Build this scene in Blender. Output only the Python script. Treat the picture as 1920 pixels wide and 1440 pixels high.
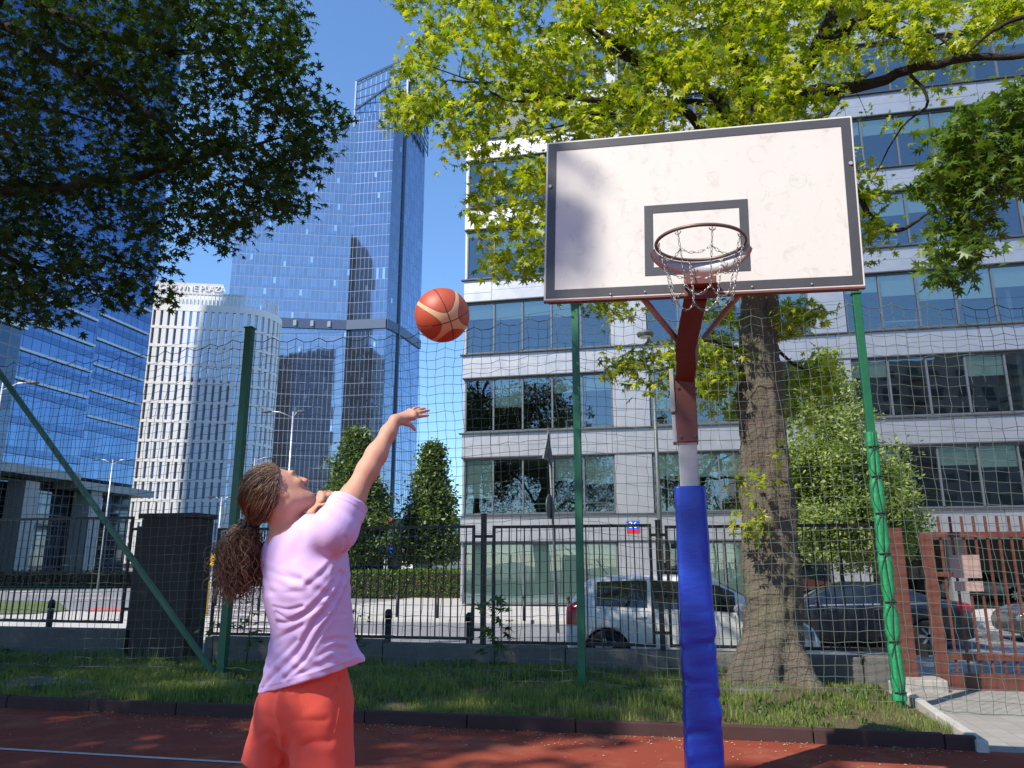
import bpy, bmesh, math, random
import numpy as np
from mathutils import Vector, Matrix, Euler, Quaternion
rad = math.radians
for o in list(bpy.data.objects): bpy.data.objects.remove(o)
scene = bpy.context.scene
COL = scene.collection

# ---------------------------------------------------------------- camera, sky, sun, exposure
FPX, PITCH, YAW, CAM_H = 1442.0, rad(13.4), rad(12.2), 1.43
cam_d = bpy.data.cameras.new('camera'); cam = bpy.data.objects.new('camera', cam_d); COL.objects.link(cam)
cam_d.sensor_width = 36.0; cam_d.lens = 36.0 * FPX / 1920.0
cam_d.clip_start = 0.05; cam_d.clip_end = 5000
cam.location = (0, 0, CAM_H); cam.rotation_euler = (math.pi / 2 + PITCH, 0, YAW)
scene.camera = cam
SUN_EL, SUN_AZ = rad(45.0), rad(216.0)          # azimuth clockwise from +Y, where the sun stands
world = bpy.data.worlds.new('World'); scene.world = world; world.use_nodes = True
wn = world.node_tree.nodes; wl = world.node_tree.links; wn.clear()
sky = wn.new('ShaderNodeTexSky'); sky.sky_type = 'NISHITA'; sky.sun_disc = False
sky.sun_elevation = SUN_EL; sky.sun_rotation = SUN_AZ; sky.altitude = 8000; sky.air_density = 3.6; sky.dust_density = 0.0; sky.ozone_density = 9.0
bg = wn.new('ShaderNodeBackground'); bg.inputs[1].default_value = 0.15
wo = wn.new('ShaderNodeOutputWorld'); wl.new(sky.outputs[0], bg.inputs[0]); wl.new(bg.outputs[0], wo.inputs[0])
sun_d = bpy.data.lights.new('sun', 'SUN'); sun_d.energy = 4.6; sun_d.angle = rad(0.53); sun_d.color = (1.0, 0.925, 0.81)
sun = bpy.data.objects.new('sun', sun_d); COL.objects.link(sun)
SUN_DIR = Vector((math.sin(SUN_AZ) * math.cos(SUN_EL), math.cos(SUN_AZ) * math.cos(SUN_EL), math.sin(SUN_EL)))
sun.rotation_euler = SUN_DIR.to_track_quat('Z', 'Y').to_euler(); sun.location = SUN_DIR * 60
scene.view_settings.view_transform = 'Standard'; scene.view_settings.look = 'None'
scene.view_settings.exposure = 0.6; scene.view_settings.gamma = 1.0; scene.view_settings.use_curve_mapping = False
scene.cycles.max_bounces = 8; scene.cycles.transparent_max_bounces = 16; scene.cycles.diffuse_bounces = 3
scene.cycles.glossy_bounces = 4; scene.cycles.caustics_reflective = False; scene.cycles.caustics_refractive = False
scene.cycles.sample_clamp_indirect = 4.0

# ---------------------------------------------------------------- pixel to place (measuring only; every thing gets its own real distance)
_cy, _sy = math.cos(YAW), math.sin(YAW)
CAM = Vector((0, 0, CAM_H)); CR = Vector((_cy, _sy, 0)); HF = Vector((-_sy, _cy, 0))
CF = Vector((-_sy * math.cos(PITCH), _cy * math.cos(PITCH), math.sin(PITCH))); CU = CR.cross(CF)
Z = Vector((0, 0, 1))
def ray(x, y): return CF + CR * ((x - 960) / FPX) + CU * ((720 - y) / FPX)
def aty(x, y, Y): r = ray(x, y); return CAM + r * (Y / r.y)
def atz(x, y, z): r = ray(x, y); return CAM + r * ((z - CAM_H) / r.z)
def atd(x, y, d): return CAM + ray(x, y) * d
def cv(a, b, c): return CR * a + HF * b + Z * c      # right, away, up as the photographer sees them
def project(P):
    v = P - np.array(CAM); d = v @ np.array(CF)
    d = np.where(d < 0.05, 0.05, d)
    return 960 + FPX * (v @ np.array(CR)) / d, 720 - FPX * (v @ np.array(CU)) / d, d
def camxy(px, py_ref, dist):                          # a far point: bearing from a pixel, forward distance
    r = ray(px, py_ref); h = Vector((r.x, r.y, 0)); k = dist / h.dot(HF); return Vector((h.x * k, h.y * k, 0))

# ---------------------------------------------------------------- object helpers
def link(o, parent=None):
    COL.objects.link(o)
    if parent is not None: o.parent = parent
    return o
def tag(o, label=None, cat=None, group=None, kind=None):
    if label: o['label'] = label
    if cat: o['category'] = cat
    if group: o['group'] = group
    if kind: o['kind'] = kind
    return o
def empty(name, loc=(0, 0, 0), rz=0.0):
    o = bpy.data.objects.new(name, None); o.location = loc; o.rotation_euler = (0, 0, rz); o.empty_display_size = .2
    return link(o)
def copy_tree(o, parent=None):
    c = o.copy(); COL.objects.link(c)
    if parent is not None: c.parent = parent
    for ch in [x for x in o.children]: copy_tree(ch, c)
    return c
def npmesh(name, V, Fs, mats, parent=None, uv=None, smooth=False, midx=None):
    """V (N,3); Fs list of (M,k) index arrays; uv (N,2) per vertex."""
    me = bpy.data.meshes.new(name)
    V = np.ascontiguousarray(V, dtype=np.float32)
    me.vertices.add(len(V)); me.vertices.foreach_set('co', V.ravel())
    loops = np.concatenate([np.asarray(f, dtype=np.int32).ravel() for f in Fs])
    tot = np.concatenate([np.full(len(f), np.asarray(f).shape[1], dtype=np.int32) for f in Fs])
    st = np.concatenate([[0], np.cumsum(tot)[:-1]]).astype(np.int32)
    me.loops.add(len(loops)); me.loops.foreach_set('vertex_index', loops)
    me.polygons.add(len(tot)); me.polygons.foreach_set('loop_start', st); me.polygons.foreach_set('loop_total', tot)
    if smooth: me.polygons.foreach_set('use_smooth', np.ones(len(tot), dtype=bool))
    if midx is not None: me.polygons.foreach_set('material_index', np.asarray(midx, dtype=np.int32))
    if uv is not None:
        l = me.uv_layers.new(name='UVMap'); l.data.foreach_set('uv', np.asarray(uv, dtype=np.float32)[loops].ravel())
    me.update(calc_edges=True); me.validate()
    for m in (mats if isinstance(mats, (list, tuple)) else [mats]): me.materials.append(m)
    o = bpy.data.objects.new(name, me); return link(o, parent)

class MB:
    """collects shapes into one mesh"""
    def __init__(s): s.v = []; s.f = []; s.m = []; s.sm = []; s.uv = {}
    def add(s, vs, fs, m=0, smooth=False):
        b = len(s.v); s.v += [tuple(v) for v in vs]
        for f in fs: s.f.append(tuple(b + i for i in f)); s.m.append(m); s.sm.append(smooth)
        return b
    def box(s, c, size, rot=None, m=0):
        hx, hy, hz = size[0] / 2, size[1] / 2, size[2] / 2
        vs = [Vector((x, y, z)) for z in (-hz, hz) for y in (-hy, hy) for x in (-hx, hx)]
        if rot is not None: vs = [rot @ v for v in vs]
        c = Vector(c); vs = [v + c for v in vs]
        s.add(vs, [(0, 2, 3, 1), (4, 5, 7, 6), (0, 1, 5, 4), (2, 6, 7, 3), (0, 4, 6, 2), (1, 3, 7, 5)], m)
    def bb(s, x0, x1, y0, y1, z0, z1, m=0):
        s.box(((x0 + x1) / 2, (y0 + y1) / 2, (z0 + z1) / 2), (abs(x1 - x0), abs(y1 - y0), abs(z1 - z0)), None, m)
    def beam(s, p, q, w, h, up=None, m=0):
        p, q = Vector(p), Vector(q); d = (q - p); L = d.length; d.normalize()
        up = Vector(up) if up is not None else (Z if abs(d.z) < .95 else Vector((0, 1, 0)))
        x = d.cross(up).normalized(); z = x.cross(d)
        R = Matrix((x, d, z)).transposed(); s.box((p + q) / 2, (w, L, h), R, m)
    def tube(s, pts, radii, n=8, m=0, cap=True, smooth=True):
        pts = [Vector(p) for p in pts]
        if not isinstance(radii, (list, tuple)): radii = [radii] * len(pts)
        ref = None; rings = []
        for i, p in enumerate(pts):
            d = (pts[min(i + 1, len(pts) - 1)] - pts[max(i - 1, 0)])
            d = d.normalized() if d.length > 1e-9 else Z
            if ref is None: ref = d.orthogonal().normalized()
            ref = (ref - d * ref.dot(d)); ref = ref.normalized() if ref.length > 1e-6 else d.orthogonal().normalized()
            b = d.cross(ref)
            rings.append([p + (ref * math.cos(a) + b * math.sin(a)) * radii[i] for a in [2 * math.pi * k / n for k in range(n)]])
        vs = [v for r in rings for v in r]; fs = []
        for i in range(len(pts) - 1):
            for k in range(n): fs.append((i * n + k, i * n + (k + 1) % n, (i + 1) * n + (k + 1) % n, (i + 1) * n + k))
        b = s.add(vs, fs, m, smooth)
        if cap:
            s.f.append(tuple(b + k for k in reversed(range(n)))); s.m.append(m); s.sm.append(False)
            s.f.append(tuple(b + (len(pts) - 1) * n + k for k in range(n))); s.m.append(m); s.sm.append(False)
    def cyl(s, c, r, h, n=16, axis=Z, m=0):
        axis = Vector(axis).normalized(); c = Vector(c); s.tube([c - axis * h / 2, c + axis * h / 2], r, n, m)
    def prism(s, poly, z0, z1, m=0, top=True):
        n = len(poly); zt = z1 if isinstance(z1, (list, tuple)) else [z1] * n
        vs = [(p[0], p[1], z0) for p in poly] + [(p[0], p[1], zt[i]) for i, p in enumerate(poly)]
        fs = [(i, (i + 1) % n, n + (i + 1) % n, n + i) for i in range(n)]
        fs.append(tuple(reversed(range(n))))
        if top: fs.append(tuple(range(n, 2 * n)))
        s.add(vs, fs, m)
    def quad(s, a, b, c, d, m=0, uv=None):
        k = s.add([a, b, c, d], [(0, 1, 2, 3)], m)
        if uv: s.uv[len(s.f) - 1] = uv
    def sphere(s, c, r, n=12, k=8, m=0, sc=(1, 1, 1)):
        vs = []; c = Vector(c)
        for i in range(k + 1):
            t = math.pi * i / k
            for j in range(n):
                a = 2 * math.pi * j / n
                vs.append(c + Vector((sc[0] * r * math.sin(t) * math.cos(a), sc[1] * r * math.sin(t) * math.sin(a), sc[2] * r * math.cos(t))))
        s.add(vs, [(i * n + j, (i + 1) * n + j, (i + 1) * n + (j + 1) % n, i * n + (j + 1) % n) for i in range(k) for j in range(n)], m, True)
    def build(s, name, mats, parent=None, bevel=0.0, smooth=False):
        me = bpy.data.meshes.new(name); me.from_pydata(s.v, [], s.f)
        for m in (mats if isinstance(mats, (list, tuple)) else [mats]): me.materials.append(m)
        me.polygons.foreach_set('material_index', s.m)
        me.polygons.foreach_set('use_smooth', [True] * len(s.f) if smooth else s.sm)
        if s.uv:
            l = me.uv_layers.new(name='UVMap')
            for fi, uv in s.uv.items():
                p = me.polygons[fi]
                for li, u in zip(p.loop_indices, uv): l.data[li].uv = u
        me.update(); me.validate()
        o = bpy.data.objects.new(name, me); link(o, parent)
        if bevel > 0:
            b = o.modifiers.new('bevel', 'BEVEL'); b.width = bevel; b.segments = 2; b.limit_method = 'ANGLE'
        return o

# ---------------------------------------------------------------- shader helpers
class S:
    """a float socket that understands + - * / and friends"""
    def __init__(s, nt, sock): s.nt = nt; s.s = sock
    def m(s, op, *a):
        n = s.nt.nodes.new('ShaderNodeMath'); n.operation = op
        for i, x in enumerate((s,) + a):
            if isinstance(x, S): s.nt.links.new(x.s, n.inputs[i])
            else: n.inputs[i].default_value = x
        return S(s.nt, n.outputs[0])
    def __add__(s, o): return s.m('ADD', o)
    def __sub__(s, o): return s.m('SUBTRACT', o)
    def __mul__(s, o): return s.m('MULTIPLY', o)
    def __truediv__(s, o): return s.m('DIVIDE', o)
    def fract(s): return s.m('FRACT')
    def floor(s): return s.m('FLOOR')
    def lt(s, o): return s.m('LESS_THAN', o)
    def gt(s, o): return s.m('GREATER_THAN', o)
    def abs(s): return s.m('ABSOLUTE')
    def max(s, o): return s.m('MAXIMUM', o)
    def min(s, o): return s.m('MINIMUM', o)
class NT:
    def __init__(s, name):
        s.mat = bpy.data.materials.new(name); s.mat.use_nodes = True; s.t = s.mat.node_tree; s.t.nodes.clear()
        s.out = s.new('ShaderNodeOutputMaterial')
    def new(s, ty, **kw):
        n = s.t.nodes.new(ty)
        for k, v in kw.items(): setattr(n, k, v)
        return n
    def ln(s, a, b): s.t.links.new(a.s if isinstance(a, S) else a, b)
    def setin(s, sock, v):
        if isinstance(v, S): s.ln(v, sock)
        elif hasattr(v, 'is_linked'): s.ln(v, sock)
        elif isinstance(v, (tuple, list)) and len(v) == 3 and len(sock.default_value) == 4: sock.default_value = (*v, 1)
        else: sock.default_value = v
    def coord(s, which='Object', scale=None):
        c = s.new('ShaderNodeTexCoord').outputs[which]
        if scale is not None:
            mp = s.new('ShaderNodeMapping'); mp.inputs['Scale'].default_value = scale if isinstance(scale, tuple) else (scale,) * 3
            s.ln(c, mp.inputs[0]); c = mp.outputs[0]
        return c
    def xyz(s, c): n = s.new('ShaderNodeSeparateXYZ'); s.ln(c, n.inputs[0]); return [S(s.t, n.outputs[i]) for i in range(3)]
    def comb(s, x, y, z=0.0):
        n = s.new('ShaderNodeCombineXYZ')
        for i, v in enumerate((x, y, z)): s.setin(n.inputs[i], v)
        return n.outputs[0]
    def noise(s, c, scale=5, detail=4, rough=.55, dist=0.0):
        n = s.new('ShaderNodeTexNoise'); s.ln(c, n.inputs['Vector']); n.inputs['Scale'].default_value = scale
        n.inputs['Detail'].default_value = detail; n.inputs['Roughness'].default_value = rough; n.inputs['Distortion'].default_value = dist
        return S(s.t, n.outputs[0])
    def voronoi(s, c, scale=5, feature='F1'):
        n = s.new('ShaderNodeTexVoronoi', feature=feature); s.ln(c, n.inputs['Vector']); n.inputs['Scale'].default_value = scale; return S(s.t, n.outputs[0])
    def rnd(s, c): n = s.new('ShaderNodeTexWhiteNoise', noise_dimensions='3D'); s.ln(c, n.inputs[0]); return S(s.t, n.outputs[0]), n.outputs[1]
    def ramp(s, f, stops):
        n = s.new('ShaderNodeValToRGB'); e = n.color_ramp.elements
        while len(e) < len(stops): e.new(0.5)
        for i, (p, c) in enumerate(stops):
            e[i].position = p; e[i].color = (*c, 1) if not isinstance(c, (int, float)) else (c, c, c, 1)
        s.ln(f, n.inputs[0]); return n.outputs[0]
    def mix(s, f, a, b, mode='MIX'):
        n = s.new('ShaderNodeMix', data_type='RGBA', blend_type=mode)
        s.setin(n.inputs[0], f); s.setin(n.inputs[6], a); s.setin(n.inputs[7], b); return n.outputs[2]
    def bump(s, h, strength=.3, dist=.02, normal=None):
        n = s.new('ShaderNodeBump'); n.inputs['Strength'].default_value = strength; n.inputs['Distance'].default_value = dist
        s.ln(h, n.inputs['Height'])
        if normal is not None: s.ln(normal, n.inputs['Normal'])
        return n.outputs[0]
    def bsdf(s, color=(.5, .5, .5), rough=.6, metal=0.0, normal=None, spec=.5, **kw):
        n = s.new('ShaderNodeBsdfPrincipled')
        s.setin(n.inputs['Base Color'], color); s.setin(n.inputs['Roughness'], rough); s.setin(n.inputs['Metallic'], metal)
        s.setin(n.inputs['Specular IOR Level'], spec)
        if normal is not None: s.ln(normal, n.inputs['Normal'])
        for k, v in kw.items(): s.setin(n.inputs[k.replace('_', ' ')], v)
        return n.outputs[0]
    def mixs(s, f, a, b):
        n = s.new('ShaderNodeMixShader'); s.setin(n.inputs[0], f); s.ln(a, n.inputs[1]); s.ln(b, n.inputs[2]); return n.outputs[0]
    def done(s, sh): s.ln(sh, s.out.inputs[0]); return s.mat
def pm(name, base, rough=.6, metal=0.0, var=.2, scale=6.0, bump=0.0, bscale=60.0, spec=.5, stretch=None, bdist=.01, **kw):
    """plain surface with mottled colour and a fine bump"""
    t = NT(name); c = t.coord('Object', stretch)
    f = t.noise(c, scale, 6, .6)
    col = t.mix(f, tuple(x * (1 - var) for x in base), tuple(min(1, x * (1 + var)) for x in base))
    nrm = t.bump(t.noise(c, bscale, 4), bump, bdist) if bump > 0 else None
    r = t.noise(c, scale * 2.3, 3) * .2 + (rough - .1)
    return t.done(t.bsdf(col, r, metal, nrm, spec, **kw))
random.seed(7); RNG = np.random.default_rng(11)
# ================================================================ ground
def m_court():
    t = NT('red_rubber_court'); c = t.coord('Object')
    big = t.noise(c, .55, 5, .6); fine = t.noise(c, 260, 2, .7); mid = t.noise(c, 6, 5, .65)
    col = t.mix(big, (.20, .036, .020), (.29, .058, .030))
    col = t.mix(mid.m('MULTIPLY', .5), col, (.19, .036, .022))
    col = t.mix(fine.gt(.68) * .5, col, (.13, .03, .02))
    dust = t.noise(c, 1.7, 6, .7).m('SUBTRACT', .50).m('MULTIPLY', 2.2).m('MAXIMUM', 0.0)
    col = t.mix(dust, col, (.42, .17, .10))
    return t.done(t.bsdf(col, .85, 0, t.bump(fine, .5, .004), .25))
def m_asphalt():
    t = NT('asphalt'); c = t.coord('Object')
    a = t.noise(c, .25, 5, .6); f = t.noise(c, 120, 2, .7)
    col = t.mix(a, (.17, .17, .185), (.24, .24, .25)); col = t.mix(f.gt(.6) * .3, col, (.3, .3, .3))
    crack = t.voronoi(c, .35, 'DISTANCE_TO_EDGE').lt(.006) * .6
    return t.done(t.bsdf(t.mix(crack, col, (.08, .08, .08)), .85, 0, t.bump(f, .4, .005), .3))
def m_paving(name='paving', s=.5, base=(.46, .44, .41)):
    t = NT(name); c = t.coord('Object'); x, y, z = t.xyz(c)
    u, v = x / s, y / s
    r, _ = t.rnd(t.comb(u.floor(), v.floor()))
    j = u.fract().lt(.03).max(v.fract().lt(.03))
    col = t.mix(r * .45 + t.noise(c, 1.3, 5) * .5, tuple(b * .8 for b in base), tuple(min(1, b * 1.15) for b in base))
    col = t.mix(j * .7, col, tuple(b * .45 for b in base))
    return t.done(t.bsdf(col, .8, 0, t.bump(t.noise(c, 90, 3) - j * .8, .3, .006), .3))
def m_soil():
    t = NT('soil'); c = t.coord('Object')
    a = t.noise(c, 1.1, 6, .65); f = t.noise(c, 35, 6, .7)
    col = t.mix(a, (.10, .075, .045), (.23, .18, .115)); col = t.mix(f, col, (.07, .065, .03)); 
    return t.done(t.bsdf(col, .95, 0, t.bump(f, .9, .03), .15))
M_PAINT = pm('white_line_paint', (.48, .42, .40), .8, var=.3, scale=25, bump=.3)
M_ASPH = m_asphalt(); M_PAVE = m_paving(); M_SOIL = m_soil(); M_COURT = m_court()
M_KERB = pm('brown_rubber_kerb', (.048, .020, .018), .85, var=.3, scale=9, bump=.5, bscale=220, bdist=.004)
M_STONEK = pm('concrete_kerb', (.42, .40, .37), .85, var=.25, scale=9, bump=.4)
M_CONC = pm('old_concrete', (.115, .11, .10), .9, var=.45, scale=3.2, bump=.7, bscale=30)
def sheet(name, x0, x1, y0, y1, z, m, label=None):
    b = MB(); b.quad((x0, y0, z), (x1, y0, z), (x1, y1, z), (x0, y1, z)); return tag(b.build(name, m), kind='structure')
# base ground to the horizon
sheet('ground', -2500, 2500, -2500, 2500, -.36, pm('far_ground', (.16, .17, .12), .9, var=.4, scale=.05))
sheet('road', -400, 400, 11.9, 24.3, -.262, M_ASPH)                 # along the fence
tag(sheet('road', -45, -14.2, 24.3, 420, -.258, M_ASPH), kind='structure')    # side street going away
sheet('pavement', -14.0, 60, 24.45, 34, -.16, M_PAVE)
b = MB(); b.bb(-14.1, 60, 24.3, 24.45, -.3, -.155); b.bb(-14.2, -14.0, 24.3, 120, -.3, -.15); tag(b.build('road_kerb', M_STONEK, bevel=.01), kind='structure')
sheet('pavement', -14.0, 60, 34, 120, -.165, M_PAVE)
# court slab
b = MB(); b.bb(-30, 30, -30, 7.3, -.4, 0); tag(b.build('court', M_COURT), kind='structure')
b = MB(); b.quad((-20, 5.68, .004), (.55, 5.68, .004), (.55, 5.73, .004), (-20, 5.73, .004)); tag(b.build('court_marking', M_PAINT), kind='structure')
# rubber kerb boards edging the court: each a metre long
b = MB(); x = -15.0; i = 0
while x < 2.2:
    x1 = min(x + 1.0, 2.24); dz = .006 * math.sin(i * 2.1); dy = .006 * math.cos(i * 1.7)
    b.bb(x + .004, x1 - .004, 7.3 + dy, 7.365 + dy, -.2, .115 + dz); x = x1; i += 1
tag(b.build('court_kerb', M_KERB, bevel=.012), kind='structure')
b = MB()
for (p, q) in [((2.26, 7.25), (2.30, 8.4)), ((2.30, 8.42), (2.36, 9.6)), ((2.36, 9.62), (2.42, 10.7))]:
    b.beam((p[0], p[1], -.01), (q[0], q[1], -.01), .09, .20)
tag(b.build('path_kerb', M_STONEK, bevel=.012), kind='structure')
sheet('path', 2.2, 20, 7.31, 11.9, -.02, m_paving('grey_path', .2, (.30, .285, .265)))
# grassy strip: undulating soil
def hz(x, y):
    w = np.clip((y - 7.36) / .5, 0, 1)
    return .06 + .05 * w + .035 * np.sin(x * .9 + 1.3) * np.sin(y * 1.1) + .02 * np.sin(x * 2.3 + y * 1.9) - .11 * np.clip((x - .9) / 1.4, 0, 1) + .09 * np.exp(-((x - .95) ** 2 + (y - 10.0) ** 2) / .8)
nx, ny = 150, 40
gx, gy = np.meshgrid(np.linspace(-16, 2.28, nx), np.linspace(7.36, 10.86, ny), indexing='ij')
gz = hz(gx, gy) + RNG.normal(0, .004, gx.shape)
idx = np.arange(nx * ny).reshape(nx, ny)
q = np.stack([idx[:-1, :-1], idx[1:, :-1], idx[1:, 1:], idx[:-1, 1:]], -1).reshape(-1, 4)
tag(npmesh('soil', np.stack([gx, gy, gz], -1).reshape(-1, 3), [q], M_SOIL, smooth=True), kind='structure')

def m_blade(name, c1, c2, tr=.35):
    t = NT(name); u = t.xyz(t.new('ShaderNodeUVMap').outputs[0])[0]
    col = t.mix(u, c1, c2)
    d = t.bsdf(col, .55, 0, None, .3)
    tl = t.new('ShaderNodeBsdfTranslucent'); t.setin(tl.inputs[0], t.mix(.5, col, (c2[0] * 1.3, c2[1] * 1.35, c2[2] * .6)))
    return t.done(t.mixs(tr, d, tl.outputs[0]))
def blades(name, X, Y, Zb, L, W, m, lean=.5, seed=1):
    r = np.random.default_rng(seed); n = len(X)
    a = r.uniform(0, 2 * np.pi, n); ln = r.normal(0, lean, n)
    d = np.stack([np.cos(a), np.sin(a)], -1); s = np.stack([-np.sin(a), np.cos(a)], -1) * (W / 2)[:, None]
    B = np.stack([X, Y], -1)
    def P(off, sd, z): return np.concatenate([B + off + sd, z[:, None]], 1)
    m1 = d * (ln * L * .25)[:, None]; m2 = d * (ln * L * .85)[:, None]
    V = np.stack([P(0 * m1, -s, Zb), P(0 * m1, s, Zb), P(m1, s * .8, Zb + L * .55), P(m1, -s * .8, Zb + L * .55), P(m2, 0 * s, Zb + L * (1 - .35 * np.minimum(np.abs(ln), 1.3)))], 1).reshape(-1, 3)
    o = np.arange(n)[:, None] * 5
    uv = np.repeat(r.uniform(0, 1, n), 5); uv = np.stack([uv, uv], -1)
    return npmesh(name, V, [o + np.array([[0, 1, 2, 3]]), o + np.array([[3, 2, 4]])], m, uv=uv)
def vnoise(x, y, seed=0):
    return (np.sin(x * 1.7 + seed) * np.cos(y * 2.3 - seed * 1.3) + np.sin(x * 4.1 - y * 3.3 + seed * 2) * .6 + np.sin(x * 9 + y * 7.7 + seed) * .4) / 2 + .5
n = 165000
X = RNG.uniform(-13, 2.26, n); Y = 7.38 + RNG.uniform(0, 1, n) ** 1.15 * 3.45
den = np.clip(vnoise(X, Y, 2.0) * 1.3, .12, 1) * np.where(X > .45, .22 + .5 * (vnoise(X * 1.5, Y * 1.5, 5) > .55), 1.0)
den *= np.where((X - .95) ** 2 + (Y - 10.0) ** 2 < .42, .02, 1)
k = RNG.uniform(0, 1, n) < den; X, Y = X[k], Y[k]
L = RNG.uniform(.045, .125, len(X)) * (.6 + .8 * vnoise(X, Y, 9)) * np.where(X > .45, .8, 1)
tag(blades('grass', X, Y, hz(X, Y) - .005, L, RNG.uniform(.003, .0065, len(X)), m_blade('grass_blade', (.09, .15, .027), (.30, .35, .095)), .55, 3), kind='stuff')
# broad weeds between the blades
n = 2600
X = RNG.uniform(-11, 2.2, n); Y = RNG.uniform(7.42, 10.7, n); cl = vnoise(X * .8, Y * .8, 4) > .45; X, Y = X[cl], Y[cl]
X = np.repeat(X, 5) + RNG.normal(0, .02, len(X) * 5); Y = np.repeat(Y, 5) + RNG.normal(0, .02, len(Y) * 5)
tag(blades('weeds', X, Y, hz(X, Y) - .004, RNG.uniform(.04, .10, len(X)), RNG.uniform(.014, .03, len(X)), m_blade('weed_leaf', (.05, .09, .018), (.14, .21, .05)), .95, 5), kind='stuff')
# small fallen bits on the court
n = 700; X = RNG.uniform(-6, 2.2, n); Y = 7.28 - np.abs(RNG.normal(0, .45, n)) ** 1.4; A = RNG.uniform(0, 6.28, n); ss = RNG.uniform(.006, .018, n)
dx, dy = np.cos(A) * ss, np.sin(A) * ss
V = np.stack([np.stack([X - dx, Y - dy, np.full(n, .006)], -1), np.stack([X + dy * .4, Y - dx * .4, np.full(n, .010)], -1), np.stack([X + dx, Y + dy, np.full(n, .007)], -1), np.stack([X - dy * .4, Y + dx * .4, np.full(n, .012)], -1)], 1).reshape(-1, 3)
tag(npmesh('leaf_litter', V, [np.arange(n)[:, None] * 4 + np.array([[0, 1, 2, 3]])], pm('dry_bits', (.45, .38, .22), .8, var=.5, scale=3)), kind='stuff')
for cx, cy, r0, sd, lb in [(-7.6, 8.15, .62, 1, 'large flat grey concrete slab sunk in the shaded grass'), (-5.2, 8.65, .3, 5, 'small flat grey slab at the foot of the green net post by the brace'), (.6, 9.2, .22, 8, 'flat grey stone in the grass in front of the big tree trunk')]:
    b = MB()
    pl = [(cx + r0 * (1.6 + .25 * math.sin(k * 2.7 + sd)) * math.cos(k * .5236), cy + r0 * .5 * (1 + .2 * math.cos(k * 1.9 + sd)) * math.sin(k * .5236)) for k in range(12)]
    b.prism(pl, .0, float(hz(np.array(cx), np.array(cy))) + .035)
    tag(b.build('flat_stone', M_CONC, bevel=.01), lb, 'stone', 'flat stones in the grass')
# ================================================================ buildings
def text_mesh(name, txt, size, m, parent, mw, depth=.004, align='CENTER'):
    cu = bpy.data.curves.new(name, 'FONT'); cu.body = txt; cu.size = size; cu.extrude = depth; cu.align_x = align; cu.align_y = 'CENTER'; cu.resolution_u = 3
    o = bpy.data.objects.new(name, cu); COL.objects.link(o); dg = bpy.context.evaluated_depsgraph_get()
    me = bpy.data.meshes.new_from_object(o.evaluated_get(dg)); bpy.data.objects.remove(o)
    me.transform(mw); me.materials.clear(); me.materials.append(m); me.name = name
    return link(bpy.data.objects.new(name, me), parent)
def facing(loc, rightv, upv=Z):
    r = Vector(rightv).normalized(); u = Vector(upv).normalized(); n = r.cross(u)
    return Matrix.Translation(Vector(loc)) @ Matrix((r, u, n)).transposed().to_4x4()

def m_facade(name, glass, du, dv, lw, lh, line, spandrel=None, sp=.0, rough=.04, tilt=.006, var=.25, metal=.92, specks=0.0):
    """curtain wall: UV in metres"""
    t = NT(name); uv = t.new('ShaderNodeUVMap').outputs[0]; u, v, _ = t.xyz(uv)
    cu, cv_ = u / du, v / dv; fu, fv = cu.fract(), cv_.fract()
    r, rc = t.rnd(t.comb(cu.floor(), cv_.floor()))
    geo = t.new('ShaderNodeNewGeometry').outputs['Normal']
    vm = t.new('ShaderNodeVectorMath', operation='SUBTRACT'); t.ln(rc, vm.inputs[0]); vm.inputs[1].default_value = (.5, .5, .5)
    sc = t.new('ShaderNodeVectorMath', operation='SCALE'); t.ln(vm.outputs[0], sc.inputs[0]); sc.inputs['Scale'].default_value = tilt
    ad = t.new('ShaderNodeVectorMath', operation='ADD'); t.ln(geo, ad.inputs[0]); t.ln(sc.outputs[0], ad.inputs[1])
    nm = t.new('ShaderNodeVectorMath', operation='NORMALIZE'); t.ln(ad.outputs[0], nm.inputs[0])
    lo = tuple(g * (1 - var) for g in glass); hi = tuple(g * (1 + var) for g in glass)
    col = t.mix(r, lo, hi)
    if spandrel: col = t.mix(fv.lt(sp), col, spandrel)
    line_f = fu.lt(lw / du).max(fv.lt(lh / dv))
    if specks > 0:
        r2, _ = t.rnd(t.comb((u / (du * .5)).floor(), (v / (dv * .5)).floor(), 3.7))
        col = t.mix(r2.gt(1 - specks), col, (.75, .8, .85))  # pale random specks painted in for lit ceiling spots indoors
    g = t.bsdf(col, rough, metal, nm.outputs[0], .6)
    l = t.bsdf(line, .45, .3)
    return t.done(t.mixs(line_f, g, l))
def wall_quad(b, p, q, z0, z1, m=0, z1b=None, u0=0.0):
    p, q = Vector((p[0], p[1], 0)), Vector((q[0], q[1], 0)); L = (q - p).length; zb = z1 if z1b is None else z1b
    b.quad(p + Z * z0, q + Z * z0, q + Z * zb, p + Z * z1, m, [(u0, z0), (u0 + L, z0), (u0 + L, zb), (u0, z1)])
    return u0 + L

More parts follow.
